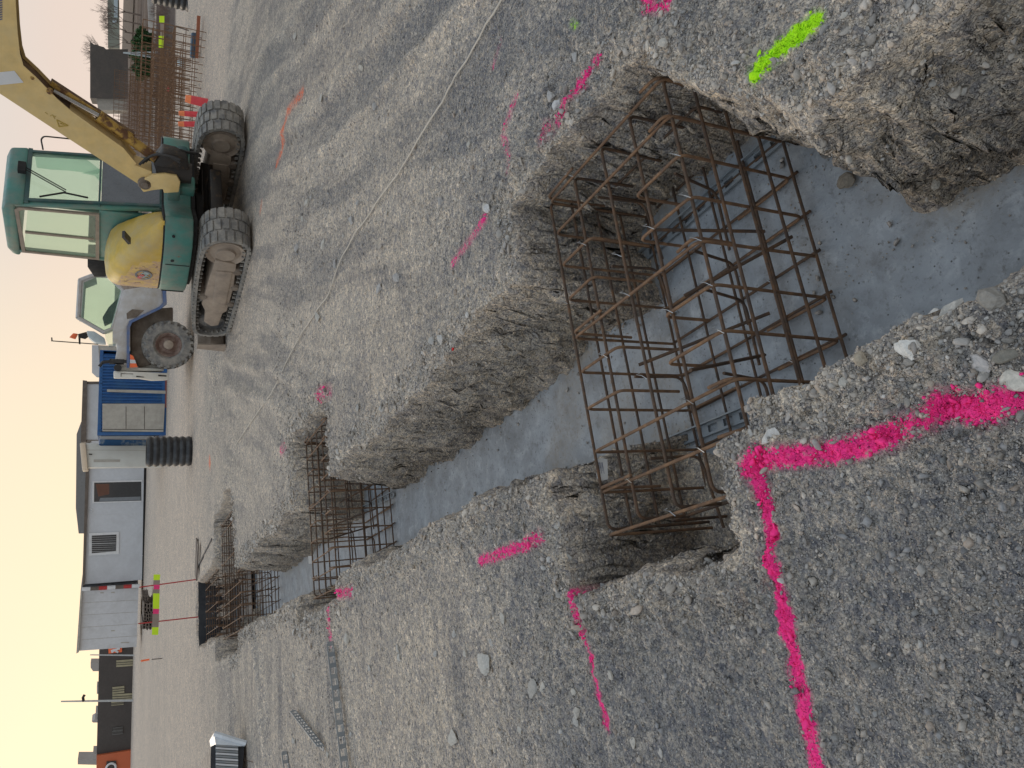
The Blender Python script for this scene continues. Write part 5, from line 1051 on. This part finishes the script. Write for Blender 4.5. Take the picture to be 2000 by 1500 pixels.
c3 = Plane((12.5, 50), -14); h3 = thing('site_hut', c3.at((270, 800)), 'pale hut with brown roof edge behind the blue container', 'hut', 'grey prefabricated site huts')
mb = MB(); slab(mb, c3, A4((340, 150), (900, 150), (900, 690), (340, 695)), 0, 3); mb.build('wall', M['hutwall'], h3)
mb = MB(); slab(mb, c3, A4((308, 112), (350, 118), (350, 150), (470, 150), (470, 125), (345, 115), (330, 715), (470, 715), (470, 697), (345, 697), (290, 715)), -0.2, 3.4)
mb = MB(); slab(mb, c3, A4((308, 112), (350, 118), (340, 715), (288, 718)), -0.2, 3.4); slab(mb, c3, A4((350, 125), (900, 125), (900, 150), (350, 150)), -0.05, 0.2); slab(mb, c3, A4((340, 696), (900, 696), (900, 716), (340, 716)), -0.05, 0.2); mb.build('roof', M['browntrim'], h3)
c4 = Plane((13, 66), -14); h4 = thing('warehouse', c4.at((262, 900)), 'grey roofed warehouse rising behind the long hut', 'building')
mb = MB(); slab(mb, c4, A4((292, 520), (248, 640), (240, 1360), (268, 1610), (330, 1610), (330, 520)), -0.3, 9); mb.build('roof', M['roofgrey'], h4)
mb = MB(); slab(mb, c4, A4((330, 540), (800, 540), (800, 1590), (330, 1590)), 0, 8.5); mb.build('wall', M['hutwall'], h4)
c5 = Plane((22, 45), -20); h5 = thing('storage_container', c5.at((300, 700)), 'pale blue container roof behind the loader', 'container')
mb = MB(); slab(mb, c5, A3((398, 870), (398, 1140), (440, 1180), (480, 1180), (460, 870)), 0, 3, 0); slab(mb, c5, A3((460, 870), (650, 880), (1000, 900), (1000, 1080), (480, 1180)), 0.05, 2.9, 1); mb.build('container_body', [M['hutwall'], M['panelgrey']], h5)
# timber and pallets by the small hut
tp = Plane(ground_at((299, 1200))[:2], -22)
for k, (a, b, c_, d, lab) in enumerate(((640, 985, 690, 1030, 'dark timber bundle right of the pallets'), (650, 1035, 735, 1110, 'brown pallet stack in front of the small hut'), (650, 1110, 720, 1175, 'weathered pallet between the stacks'), (640, 1178, 730, 1235, 'pallet pile at the left end under the small hut'))):
    g = tp.at((a+0, 0)); t_ = thing('pallet_stack', tp.at(A5((735, (b+d)/2))[0]), lab, 'pallets', 'timber pallets in front of the small hut')
    n_ = 4
    for j in range(n_):
        x0_ = a+(c_-a)*j/n_ + 25; mb = MB(); sh = (j*7) % 9
        slab(mb, tp, A5((x0_, b+sh), (x0_+(c_-a)/n_*0.45, b+sh), (x0_+(c_-a)/n_*0.45, d-4), (x0_, d-4)), 0, 1.0, 0)
        for q_ in (0.05, 0.45, 0.85): slab(mb, tp, A5((x0_+(c_-a)/n_*0.45, b+sh+(d-b)*q_), (x0_+(c_-a)/n_*0.97, b+sh+(d-b)*q_), (x0_+(c_-a)/n_*0.97, b+sh+(d-b)*(q_+0.12)), (x0_+(c_-a)/n_*0.45, b+sh+(d-b)*(q_+0.12))), 0.02, 0.9, 0)
        mb.build('pallet', M['timber'], t_)
# dark building with the orange end
dp = Plane((0, 57), -14); db_ = thing('commercial_building', dp.at((258, 1400)), 'low dark building with an orange end wall on the far left', 'building')
mb = MB(); slab(mb, dp, A6((405, 380), (380, 1400), (672, 1352), (712, 380)), 0, 12); mb.build('dark_wall', M['darkfacade'], db_)
mb = MB(); slab(mb, dp, A6((380, 1398), (368, 2100), (655, 2000), (672, 1352)), -0.25, 12.5); ow = mb.build('orange_wall', M['orangefacade'], db_)
def facade(pxs, name, mt_, parent, back=-0.06, depth=0.07): mb = MB(); slab(mb, dp, pxs, back, depth); return mb.build(name, mt_, parent)
for a in ((512, 824, 612, 880), (512, 884, 690, 940), (503, 948, 606, 980), (545, 600, 690, 655), (518, 1165, 600, 1190), (510, 1192, 600, 1225)):
    wd_ = facade(A6((a[0], a[1]), (a[2], a[1]-10), (a[2], a[3]-10), (a[0], a[3])), 'window', M['yellowwin'] if a[1] < 1100 else mat('dim_blind', (0.13, 0.13, 0.125), 0.6), db_)
    mb = MB()
    for t in (0.33, 0.66): y_ = a[1]+(a[3]-a[1])*t; slab(mb, dp, A6((a[0], y_), (a[2], y_-10), (a[2], y_-6), (a[0], y_+4)), -0.09, 0.03)
    mb.build('glazing_bar', M['darkfacade'], wd_)
sg = facade(A6((478, 498), (592, 486), (592, 530), (480, 542)), 'orange_sign', M['orange'], db_, -0.3, 0.2)
mb = MB()
for a, b in (((500, 520), (575, 500)), ((530, 512), (560, 532)), ((530, 512), (505, 532))): mb.tube([dp.at(A6(a)[0], -0.33), dp.at(A6(b)[0], -0.33)], 0.08, 4)
mb.build('sign_stroke', M['white'], sg)
rg_ = facade(A6((462, 1448), (545, 1440), (545, 1530), (462, 1530)), 'sign_backing', M['darkfacade'], db_, -0.32, 0.08); mb = MB(); mb.ring(dp.at(A6((500, 1500))[0], -0.4), dp.n, [(0.20, 0), (0.26, 0.04), (0.32, 0)], 24); mb.build('round_emblem', M['white'], rg_)
for (p0, p1, r_, lab, arm) in (((119, 1370), (262, 1368), 0.07, 'tall slim lamp post in front of the dark building', ((163, 1370), (162, 1362), (165, 1357))), ((176, 1279), (262, 1280), 0.05, 'thin pole beside the small grey hut', None)):
    pl = Plane((0, 55), -14); mb = MB(); mb.tube([pl.at(p0), pl.at(p1)], r_*0.6, 6, r2=r_); o = single(mb, 'lamp_post' if arm else 'pole', M['galv'], pl.at(p1), lab, 'lamp post' if arm else 'pole')
    if arm: mb = MB(); mb.tube([pl.at(p) for p in arm], 0.08, 5); mb.build('lamp_arm', M['greasy'], o, base=pl.at(p1))
fp = Plane((0, 420), -10)
for pts_, lab in ((A6((330, 620), (330, 660), (350, 690), (470, 690), (470, 620)), 'distant grey block above the dark building'), (A6((222, 1432), (222, 1470), (600, 1480), (600, 1430)), 'distant tower block at the left end of the skyline'),
                  (A6((372, 1030), (372, 1050), (470, 1050), (470, 1030)), 'small far rooftop left of the lamp post'), (A6((365, 1095), (340, 1110), (350, 1120), (470, 1120), (470, 1095)), 'tiny white far rooftop'), (A6((350, 1380), (350, 1430), (600, 1430), (600, 1380)), 'low distant block beside the tower block'),
                  (A6((382, 820), (382, 880), (480, 880), (480, 820)), 'low distant roof right of the lamp post')):
    mb = MB(); slab(mb, fp, pts_, 0, 15); b_ = mb.build('far_building', M['cityhaze'], None); tag(b_, lab, 'building', 'far buildings on the left skyline')
# marker stakes with warning tape
bt = thing('barrier_tape', (2.0, 17.0, 0), 'neon yellow and pink barrier tape strung between the two red stakes', 'tape')
pp = Plane((1.8, 17.2), 0)
for (a, b, lab) in (((272, 1147), (387, 1131), 'red marker stake on the right holding the barrier tape'), ((270, 1218), (386, 1205), 'red marker stake on the left holding the barrier tape')):
    mb = MB(); mb.tube([pp.at(a), pp.at(b)-Vector((0, 0, 0.05))], 0.012, 7); single(mb, 'marker_stake', M['red'], pp.at(b), lab, 'stake', 'red stakes with tape')
for y0_, y1_, mt_, hh in ((1110, 1122, 'tapefaded', 0), (1122, 1133, 'tapeyellow', 0), (1133, 1142, 'tapefaded', 0), (1142, 1151, 'tapepink', 1), (1151, 1159, 'tapefaded', 0), (1159, 1189, 'tapeyellow', 0), (1189, 1199, 'tapepink', 1), (1199, 1225, 'tapefaded', 0), (1225, 1240, 'tapeyellow', 0)):
    if mt_ == 'tapefaded' and y0_ == 1110: continue
    k = -0.03*(y0_-1122); mb = MB(); slab(mb, pp, ((300+k+hh, y0_), (300+k+hh-0.3, y1_), (312+k, y1_), (313+k, y0_)), -0.015, 0.004); mb.build('tape_segment', M[mt_], bt)
p2 = Plane((14.8, 17.6), -35); mb = MB(); mb.tube([p2.at((318, 44)), p2.at((380, 63))], 0.018, 6); single(mb, 'leaning_stake', M['timber'], p2.at((380, 63)), 'leaning brown stake near the road carrying yellow tape', 'stake')
b2 = thing('barrier_tape', p2.at((380, 60)), 'two neon yellow tape squares by the leaning stake on the right', 'tape')
for a in ((311, 31, 321, 44, 'tapeyellow'), (313, 44, 321, 70, 'tapefaded'), (310, 70, 320, 93, 'tapeyellow')): mb = MB(); slab(mb, p2, ((a[0], a[1]), (a[0], a[3]), (a[2], a[3]), (a[2], a[1])), -0.03, 0.004); mb.build('tape_segment', M[a[4]], b2)
sp3 = Plane((1, 27.5), 0); mb = MB(); mb.tube([sp3.at((296, 1288)), sp3.at((317, 1286))], 0.015, 5); mb.tube([sp3.at((275, 1291)), sp3.at((292, 1288))], 0.028, 6, mi=1); single(mb, 'marker_stake', [M['timber'], M['orange']], sp3.at((317, 1286)), 'thin stake with an orange head on the haul road', 'stake')
# red tubes behind the far track
for a, b, r_, lab in (((362, 192), (432, 208), 0.095, 'thick red plastic tube with orange tip, topmost in the row'), ((349, 221), (424, 226), 0.06, 'middle red plastic tube with orange tip'), ((348, 242), (424, 243), 0.06, 'red plastic tube with orange tip nearest the boom')):
    g = Plane((11.6, 14.2), -38); A_, B_ = g.at(a), g.at(b); mb = MB(); mb.tube([A_.lerp(B_, 0.14), B_], r_*0.9, 12, r2=r_*1.1); mb.tube([A_, A_.lerp(B_, 0.145)], r_*0.75, 12, mi=1, r2=r_*0.92)
    single(mb, 'red_tube', [M['redplastic'], M['orangetip']], B_, lab, 'plastic tube', 'red plastic tubes standing behind the excavator', smooth=True)
g = Plane((10.0, 13.6), -30); mb = MB(); mb.tube([g.at((381, 333)), g.at((379, 400))], 0.016, 6); mb.tube([g.at((371, 331)), g.at((382, 334))], 0.045, 8, mi=1); single(mb, 'red_headed_peg', [M['white'], M['redplastic']], g.at((379, 400)), 'white peg with a pink red head seen under the excavator deck', 'peg')
# wrapped bundle of spacers at the left edge
wp = Plane((-0.6, 11.2), 12); wb = thing('wrapped_bundle', wp.at((482, 1470)), 'bundle of pale strips in clear plastic wrap at the left edge', 'bundle')
Z7 = lambda *p: zm((400, 1150), 2.857, p)
for k in range(12):
    y0_ = 868+k*15; mb = MB(); slab(mb, wp, Z7((62, y0_), (186, y0_+8), (186, y0_+19), (62, y0_+11)), 0.0, 1.2); mb.build('strip', M['hutwall2' if k % 2 else 'spacer'], wb)
mb = MB(); slab(mb, wp, Z7((186, 875), (222, 868), (205, 1080), (186, 1080)), 0.05, 1.1, 0); slab(mb, wp, Z7((34, 880), (62, 868), (60, 1080), (30, 1080)), 0.03, 1.1, 0); mb.build('dark_side', M['membrane'], wb)
mb = MB()
for k in range(7):
    f = k/6; mb.tube([wp.at(p, 0.08*k) for p in Z7((52+6*k, 808+8*k), (110+5*k, 826+6*k), (170, 845+4*k), (230-2*k, 862+3*k))], 0.035, 6)
slab(mb, wp, Z7((50, 806), (140, 832), (232, 862), (225, 876), (186, 878), (62, 868)), 0.0, 0.5); mb.build('plastic_wrap', M['wrap'], wb, smooth=True)
mb = MB(); mb.tube([Vector(ground_at((478, 1492)))+Vector((0, 0, 0.02)), Vector(ground_at((476, 1480)))+Vector((0, 0, 0.05)), Vector(ground_at((497, 1488)))+Vector((0, 0, 0.02))], 0.004, 5); single(mb, 'wire_offcut', M['rust'], ground_at((480, 1490)), 'rusty wire offcut beside the wrapped bundle', 'wire')

# ---------------------------------------------------------------- right-hand background: stacked cages, field, trees, far buildings
def grid_cage(L_, W_, H_, s_, name='stored_cage'):
    mb = MB(); r_ = 0.009
    for a in (0, W_):
        n_ = max(2, int(H_/s_)+1)
        for k in range(n_): mb.tube([(0, a, H_*k/(n_-1)), (L_, a, H_*k/(n_-1))], r_, 4)
    n_ = int(L_/s_)+1
    for k in range(n_):
        x_ = L_*k/(n_-1)+random.uniform(-0.02, 0.02); mb.tube([(x_, 0, 0), (x_, 0, H_), (x_, W_, H_), (x_, W_, 0)], r_, 4, closed=True)
    mb.tube([(0, W_/2, H_), (L_, W_/2, H_)], r_, 4); mb.tube([(0, W_/2, 0), (L_, W_/2, 0)], r_, 4)
    me = mb.build(name, M['rustlight']); return me
GC = grid_cage(2.6, 0.7, 0.62, 0.17); GC2 = grid_cage(1.5, 0.6, 0.75, 0.19)
places = []
WHERE = ('in front by the spoil ridge', 'in the middle row', 'in the back row')
def put(src, px, az, lab, z=0.0, first=False):
    o = src if first else src.copy()
    if not first: C.objects.link(o)
    g = ground_at(px); o.location = (g.x, g.y, z); o.rotation_euler.z = R(az); tag(o, lab, 'rebar cage', 'rebar cages stored behind the excavator'); o.name = 'stored_cage'; return o
front = [((394, 262), 'stored cage in the front row, nearest the red tubes, at the bottom'), ((397, 180), 'stored cage in the front row, left of the red tubes in the picture top'), ((385, 110), 'stored cage at the outer end of the front row')]
put(GC, (392, 300), -32, front[0][1], 0, True)
put(GC2, (372, 205), -36, 'short stored cage in the second row, its outer end', 0, True)
put(GC, (372, 310), -30, 'stored cage in the second row behind the red tubes'); pass
put(GC, (352, 290), -31, 'stored cage in the third row, seen between boom and track'); put(GC2, (350, 190), -35, 'short stored cage in the third row beyond the red tubes')
put(GC, (392, 300), -31, 'stored cage laid on top of the front row', 0.64)
for k, (px, z) in enumerate((((312, 270), 0), ((312, 270), 0.64), ((312, 270), 1.28), ((311, 205), 0), ((311, 205), 0.64), ((330, 262), 0), ((330, 195), 0), ((326, 300), 0), ((326, 300), 0.64))):
    lev = ('bottom', 'second', 'third', 'topmost')[int(round(z/0.64))]
    put(GC, px, -28-3*(k % 3), '%s cage of the far pile %s' % (lev, {270: 'nearest the cab', 205: 'below the grey shed', 262: 'in the gap row, its inner end', 195: 'in the gap row, its outer end', 300: 'behind the cab corner'}[px[1]]), z)
# dry brush between the cage piles
def leaf_cloud(name, centres, n, size, m_, label, cat, kind=None, base=(0, 0, 0), stalk=False):
    rg = np.random.default_rng(len(label)); mb_v, mb_f = [], []
    per = n//len(centres)
    for (cx_, cy_, cz_, rx, ry, rz_) in centres:
        for _ in range(per):
            d_ = rg.normal(size=3); d_ /= np.linalg.norm(d_); rad = rg.random()**0.4*(0.8+0.35*math.sin(5*d_[0]+3*d_[2])*math.cos(4*d_[1])); p = np.array((cx_+d_[0]*rx*rad, cy_+d_[1]*ry*rad, cz_+d_[2]*rz_*rad))
            if p[2] < 0: p[2] = -p[2]*0.3
            a = rg.normal(size=3); a /= np.linalg.norm(a); b = np.cross(a, rg.normal(size=3)); b /= np.linalg.norm(b); s_ = size*rg.uniform(0.6, 1.4)
            if stalk: a = np.array((rg.normal()*0.25, rg.normal()*0.25, 1.0)); b *= 0.06
            k = len(mb_v); mb_v += [tuple(p-a*s_), tuple(p+b*s_*0.5), tuple(p+a*s_), tuple(p-b*s_*0.5)]; mb_f.append((k, k+1, k+2, k+3))
    me = bpy.data.meshes.new(name); me.from_pydata([tuple(np.array(v)-np.array(base)) for v in mb_v], [], mb_f); me.materials.append(m_)
    o = bpy.data.objects.new(name, me); C.objects.link(o); o.location = base; tag(o, label, cat, kind=kind); return o
def gpos(px): g = ground_at(px); return g.x, g.y
cs = []
for px in ((318, 20), (322, 60), (316, 95), (320, 130), (315, 165), (317, 205), (316, 245), (312, 285), (330, 40), (328, 110), (300, 40), (299, 80)):
    x_, y_ = gpos(px); cs.append((x_, y_, 0.1, 2.0, 1.6, 0.45))
leaf_cloud('dry_brush', cs, 9000, 0.14, M['drygrass'], 'dark reddish dry scrub along the far side of the road', 'scrub', 'stuff', stalk=True)
cs = []
for px in ((283, 200), (283, 240), (281, 165), (284, 270), (275, 215), (268, 180)):
    x_, y_ = gpos(px); cs.append((x_, y_, 0.6, 2.6, 2.0, 1.3))
leaf_cloud('brown_thicket', cs, 8000, 0.16, mat('brown_twigs', (0.22, 0.145, 0.115), 0.9, var=0.4), 'brown thicket of dry stems behind the stored cages', 'thicket', 'stuff', stalk=True)
x_, y_ = gpos((303, 112)); bw = 1.0
leaf_cloud('evergreen_bush', [(x_-0.0, y_, 0.62, 0.95, 0.8, 0.62), (x_+0.6, y_-0.4, 0.6, 0.7, 0.7, 0.58), (x_-0.6, y_+0.3, 0.6, 0.7, 0.7, 0.55)], 16000, 0.075, M['leafgreen'], 'dense dark green clipped bush behind the pale tripod', 'bush', base=(x_, y_, 0))
tpz = Plane(gpos((308, 108)), -22); mb = MB(); ap = tpz.at((241, 103))
for p, bk_ in (((308, 102), 0), ((307, 108), 0.5), ((309, 114), -0.2)): mb.tube([ap, tpz.at(p, bk_)], 0.035, 6)
single(mb, 'pale_tripod', M['poleblue'], tpz.at((308, 108)), 'three pale poles leaned together as a tripod by the bush', 'tripod')
# pale kerb wall by the road, grey shed, pale hall, trees
kw = [ground_at((297, -30)), ground_at((303, 85))]; d_ = (kw[1]-kw[0]); mb = MB(); mb.box((kw[0]+kw[1])/2+Vector((0, 0, 0.15)), (d_.length, 0.2, 0.3), Matrix.Rotation(math.atan2(d_.y, d_.x), 3, 'Z')); single(mb, 'low_wall', M['kerb'], kw[0], 'low pale concrete wall on the far side of the road', 'wall')
gp_ = Plane((50, 78), -34); sh_ = thing('grey_shed', gp_.at((240, 130)), 'dark grey flat topped shed behind the stored cages', 'shed')
mb = MB(); slab(mb, gp_, ((176, 80), (182, 86), (203, 92), (207, 96), (250, 96), (250, 192), (188, 192), (176, 191)), 0, 8); mb.build('wall', mat('shed_cladding', (0.085, 0.078, 0.072), 0.7, dirt=(0.13, 0.11, 0.095), dscale=0.6), sh_)
mb = MB(); slab(mb, gp_, ((188, 192), (250, 192), (250, 215), (192, 215)), 0.5, 6); mb.build('lean_to', M['panelgrey'], sh_)
hp_ = Plane((92, 118), -38); hl = thing('pale_hall', hp_.at((238, 40)), 'long pale green hall in the far distance at the picture edge', 'building')
mb = MB(); slab(mb, hp_, ((209, -60), (211, 92), (234, 94), (232, -60)), 0, 20); mb.build('wall', M['greenhall'], hl)
mb = MB(); slab(mb, hp_, ((222, -20), (230, -20), (230, 34), (223, 34)), -0.2, 0.2); slab(mb, hp_, ((220, 38), (228, 38), (228, 44), (220, 44)), -0.2, 0.2); mb.build('blue_panel', mat('pale_blue', (0.45, 0.55, 0.60), 0.5), hl)
def tree(px_base, pl, px_top, label, seed, spread=0.75):
    rn = random.Random(seed); b = pl.at(px_base); b.z = 0; top = pl.at(px_top); H_ = top.z; mb = MB(); tw = MB()
    mb.tube([b, b+Vector((rn.uniform(-.2, .2), 0, H_*0.35))], H_*0.022, 6, r2=H_*0.014); st = b+Vector((0, 0, H_*0.30))
    def grow(p, d_, L_, r_, dep):
        q = p+d_*L_; m_ = p.lerp(q, 0.5)+Vector((rn.uniform(-1, 1), rn.uniform(-1, 1), rn.uniform(-.5, 1)))*L_*0.07
        (tw if dep > 1 else mb).tube([p, m_, q], r_*0.7, 4, r2=r_*0.38)
        if dep < 4:
            for _ in range(3 if dep < 3 else 4):
                v = (d_ + Vector((rn.uniform(-1, 1), rn.uniform(-1, 1), rn.uniform(-0.25, 0.7)))*spread).normalized(); grow(p.lerp(q, rn.uniform(0.55, 1)), v, L_*rn.uniform(0.55, 0.8), r_*0.6, dep+1)
    for _ in range(4): grow(st, Vector((rn.uniform(-.6, .6), rn.uniform(-.6, .6), 1)).normalized(), H_*0.27, H_*0.009, 0)
    t_ = thing('bare_tree', b, label, 'tree', 'leafless trees on the right skyline'); mb.build('trunk', M['bark'], t_); tw.build('twigs', M['bark'], t_)
tpn = Plane((50, 76), -34)
tree((245, 110), Plane((56, 88), -34), (150, 110), 'leafless tree rising highest above the grey shed', 3); tree((245, 135), Plane((54, 89), -34), (160, 132), 'leafless tree just over the middle of the grey shed roof', 5); tree((240, 60), tpn, (182, 58), 'leafless tree right of the grey shed roof edge', 8, 0.6)
tree((240, 22), tpn, (176, 20), 'leafless tree near the picture edge over the pale hall', 9, 0.6); tree((240, 40), tpn, (190, 42), 'small leafless tree in front of the pale hall', 12, 0.6); tree((240, 80), tpn, (192, 76), 'small leafless tree beside the grey shed corner', 14, 0.6)
# blue tarpaulin and orange board on the spoil ridge, scrap among the cages
tb = ground_at((392, 92)); mb = MB(); mb.box(tb+Vector((0, 0, 0.16)), (0.55, 0.3, 0.12), Matrix.Rotation(R(-38), 3, 'Z')); single(mb, 'blue_box', mat('dark_blue', (0.04, 0.08, 0.13), 0.5), tb, 'dark blue box lying on the spoil ridge near the road', 'box', bevel=0.03)
tb = ground_at((397, 75)); mb = MB(); mb.box(tb+Vector((0, 0, 0.12)), (0.9, 0.10, 0.07), Matrix.Rotation(R(-36), 3, 'Z')); single(mb, 'rusty_beam', mat('rust_orange', (0.30, 0.10, 0.05), 0.7), tb, 'orange rusty beam on the spoil ridge in front of the blue box', 'beam')
for px, r_, c_, lab in (((333, 175), 0.10, 'redplastic', 'red plastic scrap among the far cages'), ((306, 175), 0.16, 'white', 'white bag lying in the brown thicket'), ((299, 191), 0.10, 'white', 'small white bucket beyond the thicket bag'), ((360, 124), 0.12, 'poleblue', 'pale blue rag hanging on a stored cage')):
    g = ground_at(px); mb = MB(); mb.ring(g, (0, 0, 1), [(0, 0), (r_*0.8, 0), (r_, r_*0.5), (r_*0.85, r_*1.2), (r_*0.3, r_*1.6), (0, r_*1.6)], 10); single(mb, 'site_scrap', M[c_], g, lab, 'scrap')
